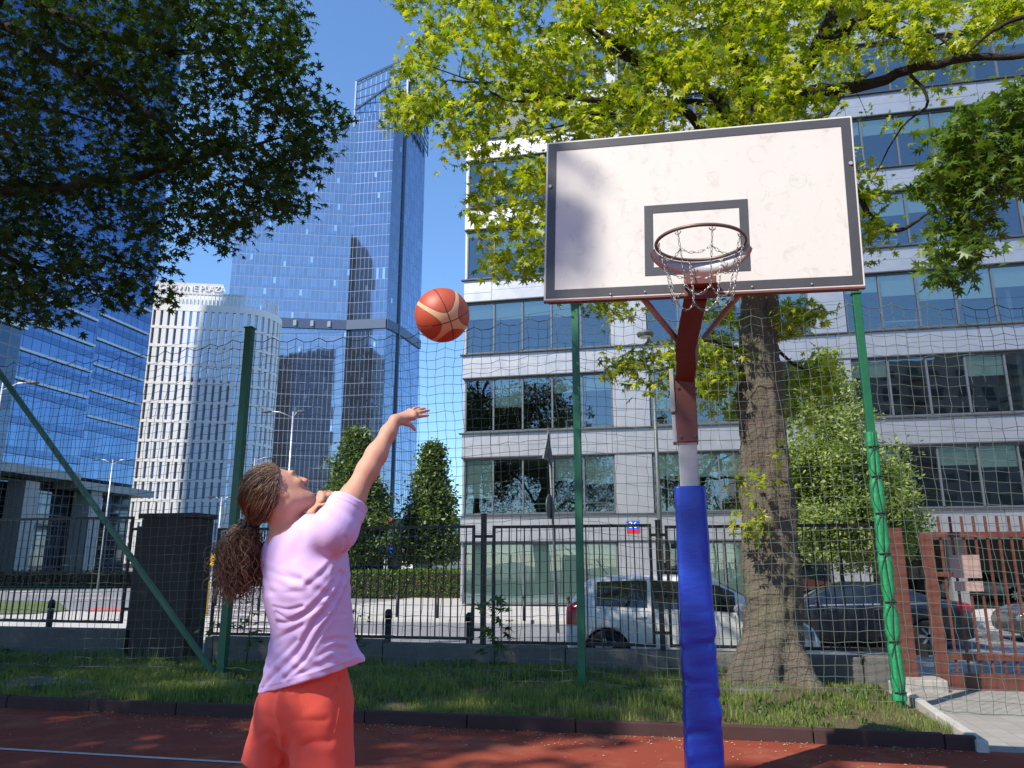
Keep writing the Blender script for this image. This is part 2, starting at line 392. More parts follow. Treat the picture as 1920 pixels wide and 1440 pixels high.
# ---------------- near office building
M_PANEL = pm('brushed_aluminium_panel', (.40, .395, .40), .42, .75, var=.07, scale=1.2, bump=.05, bscale=9)
M_DARKM = pm('dark_grey_metal', (.06, .065, .07), .5, .3, var=.2)
M_MULL = pm('grey_window_mullion', (.13, .14, .15), .45, .4, var=.12)
M_BLIND = pm('pale_green_roller_blind', (.66, .78, .68), .85, var=.05, scale=2)
M_INT = pm('office_interior', (.20, .22, .20), .9, var=.35, scale=.9)
M_CEIL = pm('office_ceiling', (.42, .45, .42), .9, var=.2, scale=1.4)
def m_glass(name, tint, refl, base):
    t = NT(name); lw = t.new('ShaderNodeFresnel'); lw.inputs[0].default_value = 1.5
    f = S(t.t, lw.outputs[0]) * 1.2 + base
    tr = t.new('ShaderNodeBsdfTransparent'); t.setin(tr.inputs[0], tint)
    gl = t.new('ShaderNodeBsdfGlossy'); t.setin(gl.inputs[0], refl); gl.inputs['Roughness'].default_value = .0
    c = t.coord('Object'); t.ln(t.bump(t.noise(c, .55, 2, .4), .035, .25), gl.inputs['Normal'])
    return t.done(t.mixs(f.m('MINIMUM', .95), tr.outputs[0], gl.outputs[0]))
M_OGLASS = m_glass('office_window_glass', (.84, .95, .88), (.85, .92, .97), .15)
FY = 32.8; FL = 3.645; S1 = 3.6
ob = empty('office_building', (-9.4, FY, -.16)); OX = -9.4
tag(ob, 'multi storey grey panel office building with ribbon windows and pale green blinds', 'building')
def on(o):                                    # build in world coordinates, then hang under the building
    o.parent = ob; o.matrix_parent_inverse = Matrix.Translation(-ob.location); return o
BAYS = [(-9.3, -2.62, 5), (-1.05, 5.72, 5), (7.15, 20.0, 9), (21.4, 31.0, 7)]
PIERS = [(-2.62, -1.05), (5.72, 7.15), (20.0, 21.4), (31.0, 32.4)]
R2 = random.Random(5)
def panel_row(b, x0, x1, z0, z1, w, y=FY, d=.12, split=None, off=0.0):
    g = .014; x = x0 - (off % w); k = 0
    while x < x1 - 1e-6:
        a, c = max(x, x0), min(x + w, x1)
        if c - a > .05:
            if split:
                zs = z0 + (z1 - z0) * (split if k % 2 == 0 else split + .1)
                b.bb(a + g / 2, c - g / 2, y, y + d, z0, zs - g / 2); b.bb(a + g / 2, c - g / 2, y + .012 * (k % 2), y + d, zs + g / 2, z1)
            else: b.bb(a + g / 2, c - g / 2, y, y + d, z0, z1)
        x += w; k += 1
def window(x0, x1, n, z0, z1, yg, blinds):
    b = MB(); b.quad((x0 + .02, yg, z0 + .02), (x1 - .02, yg, z0 + .02), (x1 - .02, yg, z1 - .02), (x0 + .02, yg, z1 - .02)); w = on(b.build('window', M_OGLASS))
    f = MB(); pw = (x1 - x0) / n
    for i in range(n + 1):
        xm = min(max(x0 + i * pw, x0 + .04), x1 - .04); f.bb(xm - .035, xm + .035, yg - .075, yg + .035, z0 + .07, z1 - .07)
    f.bb(x0, x1, yg - .05, yg + .07, z0, z0 + .07); f.bb(x0, x1, yg - .05, yg + .07, z1 - .07, z1)
    on(f.build('frame', M_MULL)).parent = w
    for i in range(n):
        d = blinds(i)
        if d > 0: m = MB(); m.bb(x0 + i * pw + .06, x0 + (i + 1) * pw - .06, yg + .045, yg + .052, z1 - .08 - d * (z1 - z0 - .16), z1 - .08); on(m.build('blind', M_BLIND)).parent = w
    for ch in w.children: ch.matrix_parent_inverse = Matrix()
    return w
NF = 7
for k in range(1, NF + 1):
    sz = S1 + FL * (k - 1); hz_ = sz + 2.52
    for bi, (x0, x1, n) in enumerate(BAYS):
        y = FY; 
        if k > 5 and bi < 2:
            y = FY + 2.2
            if bi == 0: x0 = -6.0
        fixed = {(1, 0): [.72, 0, 0, .42, .5], (3, 0): [.3, .34, .3, .36, .2], (2, 0): [0, .55, .1, .32, .3], (4, 0): [.1, .5, 0, 0, .3]}.get((k, bi))
        def bl(i, k=k, bi=bi, fixed=fixed):
            if fixed: return fixed[i]
            r = R2.random(); return 0 if r < .3 else (.28 + R2.random() * .14 if r < .8 else .5 + R2.random() * .45)
        window(x0, x1, n, sz + .05, hz_, y + .16, bl)
    # spandrel band above this row
    b = MB(); top = S1 + FL * k - .03
    xa = -9.4 if k <= 5 else 5.72
    panel_row(b, xa, 32.4, hz_ + .06, top, 2.68, split=.38, off=1.34 * (k % 2))
    if k > 5: on(b.build('spandrel', M_PANEL)); b = MB(); panel_row(b, -6.1, 5.72, hz_ + .06, top, 2.68, y=FY + 2.2, split=.38)
    on(b.build('spandrel', M_PANEL))
    b = MB(); b.bb(xa - .12, 32.4, FY - .10, FY + .12, top, top + .05); b.bb(xa, 32.4, FY - .04, FY + .12, hz_, hz_ + .05)
    if k > 5: b.bb(-6.2, 5.72, FY + 2.1, FY + 2.3, top, top + .05)
    on(b.build('sill', M_DARKM))
    for pi, (p0, p1) in enumerate(PIERS):
        b = MB(); yy = FY + (2.2 if (k > 5 and pi == 0) else 0)
        panel_row(b, p0, p1, sz + .03, hz_ - .01, p1 - p0, y=yy, d=.3, split=.3 + .2 * (k % 2)); on(b.build('pier', M_PANEL))
# ground floor
b = MB(); panel_row(b, -9.4, 32.4, 2.52, S1 - .03, 2.68, split=.4); on(b.build('spandrel', M_PANEL))
b = MB(); b.bb(-9.52, 32.4, FY - .10, FY + .12, S1 - .03, S1 + .02); b.bb(-9.45, 32.4, FY - .06, FY + .12, 2.46, 2.51); on(b.build('sill', M_DARKM))
for p0, p1 in PIERS: b = MB(); panel_row(b, p0, p1, -.16, 2.44, p1 - p0, d=.5); on(b.build('pier', M_PANEL))
window(-9.3, -2.62, 5, -.1, 2.44, FY + .16, lambda i: .999)
window(-1.05, 5.72, 5, -.1, 2.44, FY + .16, lambda i: .999 if i in (1, 2) else 0)
b = MB()                                          # slabs, back wall, side wall, roof
for k in range(0, NF + 2):
    z = S1 + FL * (k - 1) - .55 if k else -.2
    xa, ya = (-9.32, FY + .13) if k <= 6 else (-5.9, FY + 2.4)
    if k == 0: b.bb(-9.3, 5.9, FY + .3, 48, -.2, -.14)
    else: b.bb(xa, 32.3, ya + .02, 48, z - .35, z + .35)
on(b.build('floor_slab', M_CEIL))
b = MB(); b.bb(-9.3, 5.6, FY + 5.5, FY + 5.6, -.1, 29.0); b.bb(5.65, 32.3, FY + 6.5, FY + 6.6, 2.9, 29.0); b.bb(5.6, 5.64, FY + .4, FY + 6, -.1, 2.8)
for x in (-2.0, 6.4, 13.5, 20.7): b.bb(x - .08, x + .08, FY + .45, FY + 5.5, 3, 28.5)
b.bb(6, 32, FY + 12, FY + 12.2, -.2, 2.9); on(b.build('inner_wall', M_INT))
b = MB()
for k in range(1, 6): b.bb(-9.4, -9.28, FY + .3, 48, S1 + FL * k - 1.1, S1 + FL * k)
b.bb(-9.39, -9.27, FY + .14, FY + .29, 0, 21.7); b.bb(-9.36, -9.30, FY + .3, 48, 0, 21.8); on(b.build('side_wall', M_PANEL))
b = MB(); zr = S1 + FL * 5; b.bb(-9.45, 5.7, FY - .03, 48, zr + .03, zr + .12); zr = S1 + FL * 7; b.bb(-6.2, 32.5, FY + 2.0, 48, zr + .03, zr + .15); on(b.build('roof', M_DARKM))
M_COLB = pm('dark_passage_column', (.16, .165, .17), .6)
for x in (10.5, 14.6, 18): b = MB(); b.bb(x - .3, x + .3, FY + 1, FY + 1.6, -.2, 2.9); on(b.build('column', M_COLB))
# desks, chairs and pots seen on the sill of the first floor
M_LGREEN = pm('pale_green_furniture', (.45, .62, .5), .5); M_WHITEF = pm('white_furniture', (.7, .72, .7), .5); M_REDF = pm('red_chair', (.45, .03, .03), .6); M_YEL = pm('yellow_plastic', (.75, .45, .02), .5)
def desk(x, y, z, w, m, lb):
    e = empty('desk', (x, y, z)); tag(e, lb, 'desk', 'desks inside the office windows')
    b = MB(); b.bb(-w / 2, w / 2, -.35, .35, .70, .74); b.build('desktop', m, e)
    for s in (-1, 1):
        b = MB(); b.bb(s * (w / 2 - .05) - .03, s * (w / 2 - .05) + .03, -.3, .3, 0, .70); b.build('leg', m, e)
SLAB = lambda k: S1 + FL * (k - 1) - .2
for x, k, w, m, lb in [(-6.0, 1, 1.6, M_LGREEN, 'pale green desk behind the first floor glass above the green blinds'), (-3.6, 1, 1.5, M_LGREEN, 'pale green desk with a red chair behind the first floor glass'), (8.9, 4, 1.5, M_WHITEF, 'white desk in the window beside the top of the tied net post'),
                        (11.4, 4, 1.4, M_WHITEF, 'white desk in the upper window right of the hoop'), (9.4, 3, 1.6, M_WHITEF, 'white desk in the window above the leafy street tree'), (-4.2, 2, 1.2, M_WHITEF, 'white desk in the second floor window under the backboard corner')]:
    desk(x, FY + .85, SLAB(k), w, m, lb)
def office_chair(x, k, m, lb):
    e = empty('office_chair', (x, FY + 1.6, SLAB(k))); tag(e, lb, 'chair')
    b = MB(); b.bb(-.24, .24, -.24, .24, .42, .48); b.build('seat', m, e, .01)
    b = MB(); b.bb(-.22, .22, .22, .27, .5, 1.0); b.build('backrest', m, e, .01)
    b = MB(); b.cyl((0, 0, .22), .03, .42, 8); b.bb(-.25, .25, -.03, .03, 0, .04); b.bb(-.03, .03, -.25, .25, 0, .04); b.build('leg', M_DARKM, e)
office_chair(-3.4, 1, M_REDF, 'red chair behind the pale green desk on the first floor')
office_chair(5.0, 1, M_YEL, 'yellow chair behind the first floor glass beside the tree trunk')
# house number plate
p = aty(1187, 988, FY - .012); M_BLUE = pm('blue_enamel', (.01, .09, .55), .3, var=.05); M_RED = pm('red_enamel', (.55, .01, .015), .35, var=.05); M_WHITE = pm('white_enamel', (.8, .8, .8), .4, var=.04)
e = empty('house_number_plate', p); tag(e, 'blue and red house number plate reading 36 on the grey pier', 'number plate')
b = MB(); b.bb(-.27, .27, -.01, .01, -.12, .25); b.build('blue_panel', M_BLUE, e)
b = MB(); b.bb(-.27, .27, -.01, .01, -.25, -.122); b.build('red_strip', M_RED, e)
text_mesh('number', '36', .36, M_WHITE, e, facing((0, -.013, .07), (1, 0, 0)))

# ---------------- tall glass tower
def F2(px, yref, dist): v = camxy(px, yref, dist); return (v.x, v.y)
D = 250.0
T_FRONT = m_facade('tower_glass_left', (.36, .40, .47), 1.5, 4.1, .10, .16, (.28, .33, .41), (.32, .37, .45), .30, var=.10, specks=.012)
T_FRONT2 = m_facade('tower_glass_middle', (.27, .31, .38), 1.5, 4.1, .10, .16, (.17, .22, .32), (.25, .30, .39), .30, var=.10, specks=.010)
T_SIDE = m_facade('tower_glass_side', (.28, .38, .56), 1.5, 4.1, .45, .22, (.16, .22, .32), None, 0, var=.15)
M_TLINE = pm('tower_frame_metal', (.10, .13, .19), .4, .5, var=.1)
tw = empty('glass_tower', camxy(640, 610, 255)); tag(tw, 'tallest blue glass tower with slanted roof and open lattice crown', 'skyscraper')
def under(o, e):
    o.parent = e; o.matrix_parent_inverse = Matrix.Translation(-Vector(e.location)); return o
pA, pB, pC, pD = F2(424, 610, 247), F2(650, 610, 252), F2(724, 610, 250), F2(747, 610, 257)
pE = F2(788, 610, 276); pF_ = F2(770, 610, 320); pG = F2(440, 610, 300)
zA, zB, zC, zD, zE = 139, 160, 167, 168, 169
b = MB(); u = wall_quad(b, pA, pB, 0, zA, 0, zB); u = wall_quad(b, pB, pC, 0, zB, 1, zC, u); u = wall_quad(b, pC, pD, 0, zC, 1, zD, u); u = wall_quad(b, pD, pE, 0, zD, 2, zE - 2, u); u = wall_quad(b, pE, pF_, 0, zE - 2, 2, zE - 2, u); u = wall_quad(b, pF_, pG, 0, zE - 2, 2, zA, u); wall_quad(b, pG, pA, 0, zA, 2, zA, u)
b.add([(*pA, zA), (*pB, zB), (*pC, zC), (*pD, zD), (*pE, zE - 2), (*pF_, zE - 2), (*pG, zA)], [tuple(range(7))], 2)
under(b.build('glass_facade', [T_FRONT, T_FRONT2, T_SIDE]), tw)
def offs(p, q, d):
    v = Vector((q[0] - p[0], q[1] - p[1], 0)).normalized(); n = Vector((v.y, -v.x, 0)) * d; return (p[0] + n.x, p[1] + n.y), (q[0] + n.x, q[1] + n.y)
b = MB()
for (p, q) in [(pA, pB), (pB, pC), (pC, pD), (pD, pE)]:
    p2, q2 = offs(p, q, .25); b.beam((*p2, 82.2), (*q2, 82.2), .5, 3.4)
b.beam((*pD, 0), (*pD, 168), .9, .9); b.beam((*offs(pD, pE, .3)[0], 0), (*offs(pD, pE, .3)[0], 181), .7, .7); under(b.build('plant_floor_band', M_TLINE), tw)
b = MB()
for k in range(7):
    t = k / 7.0; p = Vector((*pA, 0)).lerp(Vector((*pB, 0)), t); b.bb(p.x - .6, p.x + .6, p.y - .75, p.y - .3, 81.2, 83.2)
under(b.build('band_louvre', pm('pale_louvre', (.20, .24, .32), .5)), tw)
# open crown
b = MB()
cA, cB = Vector((*F2(664, 235, 252), 0)), Vector((*F2(766, 235, 258), 0)); cC = Vector((*F2(803, 250, 276), 0))
za, zb, zc = 177.0, 192.0, 170.0
def zt(t): return za + (zb - za) * t
n = 11
for i in range(n + 1):
    t = i / n; p = cA.lerp(cB, t); b.beam(p + Z * (160 + 6 * t), p + Z * zt(t), .22, .22)
for k in range(6):
    b.beam(cA + Z * (161 + k * 2.9), cB + Z * (164 + k * 5.4), .3, .3)
b.beam(cA + Z * za, cB + Z * zb, .7, .7); b.beam(cA + Z * 158, cA + Z * za, .6, .6); b.beam(cB + Z * 158, cB + Z * zb, .8, .8)
for i in range(6):
    t = i / 5; p = cB.lerp(cC, t); b.beam(p + Z * 160, p + Z * (zb + (zc - zb) * t), .3, .3)
for k in range(5): b.beam(cB + Z * (166 + k * 5), cC + Z * (161 + k * 2.2), .3, .3)
b.beam(cB + Z * zb, cC + Z * zc, .7, .7); b.beam(cA + Z * 165, cB + Z * 186, 1.6, .5)
under(b.build('crown_lattice', pm('crown_steel', (.11, .15, .22), .5, .2)), tw)
b = MB(); b.quad(cA + Z * 158, cB + Z * 163, cB + Z * zb, cA + Z * za); b.quad(cB + Z * 163, cC + Z * 160, cC + Z * zc, cB + Z * zb)
bk = HF * 9; b.quad(cA + bk + Z * 158, cB + bk + Z * 163, cB + bk + Z * (zb - 8), cA + bk + Z * (za - 6))
under(b.build('crown_glass', m_glass('crown_screen_glass', (.80, .88, .95), (.8, .9, 1), .10)), tw)

# ---------------- white hotel with rounded corner
ht = empty('hotel_building', camxy(390, 600, 130)); tag(ht, 'white hotel with rounded corner and rows of narrow dark windows', 'hotel')
hp = [Vector((*F2(262, 600, 124.2), 0)), Vector((*F2(443, 600, 126.4), 0))]
hd = (hp[1] - hp[0]).normalized(); hn = Vector((hd.y, -hd.x, 0)); hr = 6.2; hc = hp[1] - hn * hr
path = [hp[0], hp[1]] + [hc + (hn * math.cos(a) + hd * math.sin(a)) * hr for a in [rad(6 * k) for k in range(1, 21)]]
path.append(path[-1] + (path[-1] - path[-2]).normalized() * 16)
cum = [0.0]
for a, c in zip(path, path[1:]): cum.append(cum[-1] + (c - a).length)
def along(s, off=0.0):
    i = max(0, min(len(path) - 2, next((j for j in range(len(cum) - 1) if cum[j + 1] >= s), len(path) - 2)))
    d = (path[i + 1] - path[i]).normalized(); p = path[i] + d * (s - cum[i]); return p + Vector((d.y, -d.x, 0)) * off, d
M_HOTEL = pm('white_hotel_cladding', (.80, .80, .81), .55, var=.05, scale=.6); M_HWIN = m_facade('hotel_window_glass', (.40, .46, .55), 40, 40, .0, .0, (.2, .2, .2), var=.15, tilt=.05, metal=.8)
M_HREC = pm('hotel_recess', (.30, .32, .36), .6)
HF_, HZ0, NFL, PW = 3.24, 2.0, 13, 1.18
core = MB(); pts = [tuple(along(s)[0])[:2] for s in cum]; back = path[-1] - hd * 34
core.prism(pts + [(back.x, back.y)], 0, HZ0 + NFL * HF_ + .3); under(core.build('core_wall', M_HREC), ht)
wl_ = MB(); nw = int(cum[-2] / PW) + 2; wins = []
for i in range(nw):
    s = (i + .5) * PW
    if s > cum[-1] - 2: break
    p, d = along(s, .16); R = Matrix((d, Vector((-d.y, d.x, 0)), Z)).transposed()
    for k in range(NFL):
        wide = .46 if k > 2 else .36
        if k == 0 or k == NFL - 1 or True:
            wl_.box(p + Z * (HZ0 + k * HF_ + HF_ / 2), (PW - wide, .34, HF_), R)
            q, dq = along(s - PW / 2, .05); wins.append((q + Z * (HZ0 + k * HF_ + .38 + (HF_ - .5) / 2), dq, wide, HF_ - .42))
for k in range(NFL + 1):
    z = HZ0 + k * HF_; poly = [along(s, .36)[0] for s in cum]; inn = [along(s, .02)[0] for s in cum]
    h0, h1 = (z - .05, z + .42) if k < NFL else (z - .1, z + 1.1)
    for a in range(len(poly) - 1):
        A, B, C_, D_ = poly[a], poly[a + 1], inn[a + 1], inn[a]
        wl_.add([A + Z * h0, B + Z * h0, C_ + Z * h0, D_ + Z * h0, A + Z * h1, B + Z * h1, C_ + Z * h1, D_ + Z * h1], [(0, 1, 5, 4), (3, 2, 1, 0), (4, 5, 6, 7)])
under(wl_.build('facade_grid', M_HOTEL), ht)
wins.sort(key=lambda w: -w[0].z + .03 * w[0].x); rest = MB()
for j, (q, d, w, h) in enumerate(wins):
    R = Matrix((d, Vector((-d.y, d.x, 0)), Z)).transposed()
    if j < 100:
        b = MB(); b.box(q, (w, .06, h), R); under(b.build('window', M_HWIN), ht)
    else: rest.box(q, (w, .06, h), R)
tag(under(rest.build('lower_windows', M_HWIN), ht), kind='stuff')
zt_ = HZ0 + NFL * HF_ + 1.1
def ring(b, off, z0, z1, s0, s1, th=.3, n=30):
    for a in range(n):
        sa, sb = s0 + (s1 - s0) * a / n, s0 + (s1 - s0) * (a + 1) / n
        A, B, C_, D_ = along(sa, off)[0], along(sb, off)[0], along(sb, off - th)[0], along(sa, off - th)[0]
        b.add([A + Z * z0, B + Z * z0, B + Z * z1, A + Z * z1, D_ + Z * z0, C_ + Z * z0, C_ + Z * z1, D_ + Z * z1], [(0, 1, 2, 3), (5, 4, 7, 6), (3, 2, 6, 7), (1, 0, 4, 5), (0, 3, 7, 4), (2, 1, 5, 6)])
b = MB(); ring(b, -1.0, zt_ - .3, zt_ + 2.3, 0, cum[1] + 1.0); under(b.build('top_glazing', m_facade('hotel_top_glass', (.35, .50, .75), 1.2, 60, .12, .0, (.75, .78, .8), var=.1)), ht)
b = MB()
for i in range(40):
    s = .5 + i * (cum[1] + 9.5) / 40; p, d = along(s, -.35); b.box(p + Z * (zt_ + 1.15), (.10, .25, 2.5), Matrix((d, Vector((-d.y, d.x, 0)), Z)).transposed())
under(b.build('roof_fin', M_HOTEL), ht)
M_RBAND = pm('pale_roof_band', (.62, .62, .64), .6)
b = MB(); ring(b, -.9, zt_ + 2.3, zt_ + 2.6, 0, cum[1] + 1.0, 1.5); under(b.build('roof_canopy', M_RBAND), ht)
b = MB(); ring(b, -1.6, zt_ + 2.6, zt_ + 4.6, 0, cum[1] - 3.0); under(b.build('sign_wall', M_RBAND), ht)
b = MB(); ring(b, -.2, zt_ + .0, zt_ + .15, 0, cum[1] + 9, 3); under(b.build('terrace', M_RBAND), ht)
sp, sd = along(cum[1] - 8.1, -1.55); text_mesh('roof_lettering', 'CROWNE PLAZA', 1.45, M_HOTEL, ht, Matrix.Translation(-Vector(ht.location)) @ facing(sp + Z * (zt_ + 3.6), sd), .12)
sp, sd = along(cum[1] - 15.0, -1.55); b = MB(); b.tube([sp + Z * (zt_ + 3.0) + sd * -.6, sp + Z * (zt_ + 4.4), sp + Z * (zt_ + 3.2) + sd * .5, sp + Z * (zt_ + 4.2) + sd * 1.0], .16, 6); under(b.build('roof_emblem', M_HOTEL), ht)

# ---------------- blue glass office block on the left
BX = -80.0
def yat(px, py): r = ray(px, py); return r.y * (BX / r.x)
y_r, y_m, y_l = yat(290, 600), yat(177, 660), yat(2, 700) - 60
bb_ = empty('glass_office_block', (BX, y_m, 0)); tag(bb_, 'deep blue glass office block with white horizontal louvres and stone columns', 'office block')
B_GL = m_facade('blue_block_glass', (.13, .21, .36), 1.45, 3.75, .09, .10, (.04, .06, .11), (.09, .15, .27), .27, var=.12, tilt=.010)
B_GD = m_facade('blue_block_dark_glass', (.10, .13, .18), 1.3, 1.3, .16, .16, (.16, .18, .2), var=.3)
b = MB()
b.quad((BX, y_l, 13.5), (BX, y_m, 13.5), (BX, y_m, 112), (BX, y_l, 112), 0, [(0, 13.5), (y_m - y_l, 13.5), (y_m - y_l, 112), (0, 112)])
b.quad((BX - .6, y_m, 13.5), (BX - .6, y_r, 13.5), (BX - .6, y_r, 112), (BX - .6, y_m, 112), 0, [(0, 12.2), (y_r - y_m, 12.2), (y_r - y_m, 110.7), (0, 110.7)])
b.quad((BX, y_m, 13.5), (BX - .6, y_m, 13.5), (BX - .6, y_m, 112), (BX, y_m, 112), 0, [(0, 0), (.5, 0), (.5, 1), (0, 1)])
b.quad((BX - .6, y_r, 0), (BX - 42, y_r - 50, 0), (BX - 42, y_r - 50, 112), (BX - .6, y_r, 112), 1, [(0, 0), (65, 0), (65, 112), (0, 112)]); b.add([(BX - .6, y_r, 112), (BX - 42, y_r - 50, 112), (BX - 42, y_l, 112), (BX, y_l, 112)], [(0, 1, 2, 3)], 1)  # rear wall slanted to leave the hotel in sun, dark glass for its shaded side
b.quad((BX - 3, y_l, 0), (BX - 3, y_r, 0), (BX - 3, y_r, 13.6), (BX - 3, y_l, 13.6), 1, [(0, 0), (y_r - y_l, 0), (y_r - y_l, 13), (0, 13)])
under(b.build('glass_facade', [B_GL, B_GD]), bb_)
M_LOUV = pm('white_louvre', (.62, .66, .72), .4, .2)
for k in range(6):
    z = 24.2 + k * 3.75
    b = MB(); b.bb(BX - .1, BX + .35, y_m - 34, y_m - .3, z, z + .34); under(b.build('louvre', M_LOUV), bb_)
    b = MB(); b.bb(BX - .7, BX - .25, y_m + .4, y_r - .5, z - 2.3, z - 1.98); under(b.build('louvre', M_LOUV), bb_)
M_STONE = pm('grey_stone_column', (.42, .415, .40), .7, var=.2, scale=.8)
b = MB(); b.bb(BX - 3, BX + 1.4, y_l, y_m - 1, 12.6, 13.7); b.bb(BX - 3, BX + 1.0, y_m - .9, y_r + 3, 11.8, 12.8); under(b.build('canopy', M_STONE), bb_)
for yc in (yat(52, 960), yat(175, 960), yat(-70, 960)):
    b = MB(); b.bb(BX - 2.6, BX + .2, yc - 1.1, yc + 1.1, 0, 12.0); under(b.build('column', M_STONE), bb_)
# dark tower standing behind the blue block: out of view, mirrored in the tallest tower
dt = MB()
for x0, x1, y0, y1, h in [(-176, -152, 40, 80, 186), (-198, -176.1, 40, 80, 160), (-151.9, -140, 44, 76, 120)]:
    for (a, c) in [((x0, y1), (x1, y1)), ((x1, y1), (x1, y0)), ((x1, y0), (x0, y0)), ((x0, y0), (x0, y1))]: wall_quad(dt, a, c, 0, h)
    dt.add([(x0, y0, h), (x1, y0, h), (x1, y1, h), (x0, y1, h)], [(0, 1, 2, 3)])
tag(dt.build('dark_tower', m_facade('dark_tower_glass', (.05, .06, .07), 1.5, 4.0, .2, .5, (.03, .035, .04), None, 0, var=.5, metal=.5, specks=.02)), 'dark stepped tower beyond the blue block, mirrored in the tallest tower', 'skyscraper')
# dark grid block in front of it, only its edge in view
db = empty('grid_block', (-66, 40, 0)); tag(db, 'dark block of fine window grid with white bands at the edge of the picture', 'office block')
rr = ray(36, 660); yk = rr.y * (-66 / rr.x)
b = MB(); b.quad((-66, yk - 30, 0), (-66, yk, 0), (-66, yk, 45), (-66, yk - 30, 45), 0, [(0, 0), (30, 0), (30, 45), (0, 45)]); b.quad((-66, yk, 0), (-90, yk, 0), (-90, yk, 45), (-66, yk, 45), 0, [(0, 0), (24, 0), (24, 45), (0, 45)])
under(b.build('grid_facade', B_GD), db)
for z in (25.5, 30.0):
    b = MB(); b.bb(-66.2, -65.6, yk - 30, yk + .3, z, z + .5); under(b.build('white_band', M_LOUV), db)
# low dark shopfront far down the side street
sb = empty('shop_building', (-30, 118, 0)); tag(sb, 'low dark glass building at the end of the side street', 'building')
b = MB(); b.quad((-52, 118, 0), (2, 118, 0), (2, 118, 9), (-52, 118, 9), 0, [(0, 0), (54, 0), (54, 9), (0, 9)]); b.add([(-52, 118, 9), (2, 118, 9), (2, 140, 9), (-52, 140, 9)], [(0, 1, 2, 3)], 0)
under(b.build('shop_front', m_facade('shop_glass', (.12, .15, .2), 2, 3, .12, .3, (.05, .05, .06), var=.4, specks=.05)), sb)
b = MB(); b.bb(-52, 2, 117.7, 118, 3.2, 4.2); under(b.build('red_fascia', pm('dull_red_fascia', (.25, .02, .03), .5)), sb)
# block of flats behind the photographer: only mirrored in the office glass
b = MB(); b.bb(8, 62, -64, -52, -.3, 31)
for k in range(10):
    for i in range(16):
        x = 9.8 + i * 3.3; b.bb(x, x + 1.7, -52.0, -51.93, .9 + k * 3, 2.4 + k * 3, 1)
        if i % 4 == 3: b.bb(x - .6, x + 2.4, -51.9, -50.8, .2 + k * 3, .35 + k * 3, 2); b.bb(x - .6, x + 2.4, -50.79, -50.7, .36 + k * 3, 1.3 + k * 3, 2)
tag(b.build('apartment_block', [pm('pale_render', (.42, .40, .37), .8), pm('dark_window', (.03, .04, .05), .1), pm('balcony_front', (.2, .2, .21), .6)]), 'pale block of flats with balconies mirrored in the office windows', 'building')
# ================================================================ trees and plants
def m_leaf(name, c1, c2, c3, tr=.45, tcol=None, rough=.42, spec=.45):
    t = NT(name); u = t.xyz(t.new('ShaderNodeUVMap').outputs[0])[0]
    col = t.ramp(u, [(0.0, c1), (.55, c2), (1.0, c3)])
    d = t.bsdf(col, rough, 0, None, spec)
    tl = t.new('ShaderNodeBsdfTranslucent'); t.setin(tl.inputs[0], t.mix(1.0, col, tcol or (1.5, 1.6, .8), 'MULTIPLY'))
    return t.done(t.mixs(tr, d, tl.outputs[0]))
MAPLE_H = [(0, 0), (.30, -.05), (.12, .15), (.56, .38), (.15, .40), (.30, .74), (.07, .60), (0, 1.05)]
def leaf_cloud(name, Pts, size, m, parent=None, seed=0, shape='maple', flat=.55, droop=.35, jit=.25, up=None):
    """one mesh of leaf faces; Pts (N,3) leaf stems"""
    r = np.random.default_rng(seed); n = len(Pts)
    nrm = r.normal(0, flat, (n, 3)) + np.array([0, 0, 1.0]) if up is None else r.normal(0, flat, (n, 3)) + up
    nrm /= np.linalg.norm(nrm, axis=1)[:, None]
    a = r.normal(0, 1, (n, 3)); a[:, 2] -= droop; a -= (a * nrm).sum(1)[:, None] * nrm; a /= np.linalg.norm(a, axis=1)[:, None] + 1e-9
    x = np.cross(a, nrm); s = size * r.uniform(1 - jit, 1 + jit, n) if np.isscalar(size) else size
    if shape == 'maple':
        R_ = MAPLE_H; L_ = [(-p[0], p[1]) for p in R_[1:-1]]
        loc = np.array(R_ + L_, dtype=float); fold = -.35 * np.abs(loc[:, 0]) - .18 * loc[:, 1] ** 2
        k = len(R_); fr = list(range(k)); fl = [0, k - 1] + [k + i for i in reversed(range(k - 2))]
        faces = [np.array([fr]), np.array([fl])]
    else:
        loc = np.array([(0, 0), (.24, .3), (.22, .62), (0, 1), (-.22, .62), (-.24, .3)], float); fold = -.5 * np.abs(loc[:, 0]) - .1 * loc[:, 1] ** 2
        faces = [np.array([[0, 1, 2, 3]]), np.array([[0, 3, 4, 5]])]
    V = Pts[:, None, :] + s[:, None, None] * (loc[None, :, 0, None] * x[:, None, :] + loc[None, :, 1, None] * a[:, None, :] + fold[None, :, None] * nrm[:, None, :])
    nv = len(loc); o = np.arange(n)[:, None] * nv
    uv = np.repeat(r.uniform(0, 1, n), nv); uv = np.stack([uv, uv], -1)
    return npmesh(name, V.reshape(-1, 3), [o + f for f in faces], m, parent, uv)
def resample(pts, rr, step=.3):
    P, Q = [], []
    for i in range(len(pts) - 1):
        a, b = np.array(pts[i], float), np.array(pts[i + 1], float); n = max(1, int(np.linalg.norm(b - a) / step))
        for k in range(n): t = k / n; P.append(a + (b - a) * t); Q.append(rr[i] + (rr[i + 1] - rr[i]) * t)
    P.append(np.array(pts[-1], float)); Q.append(rr[-1]); return P, Q
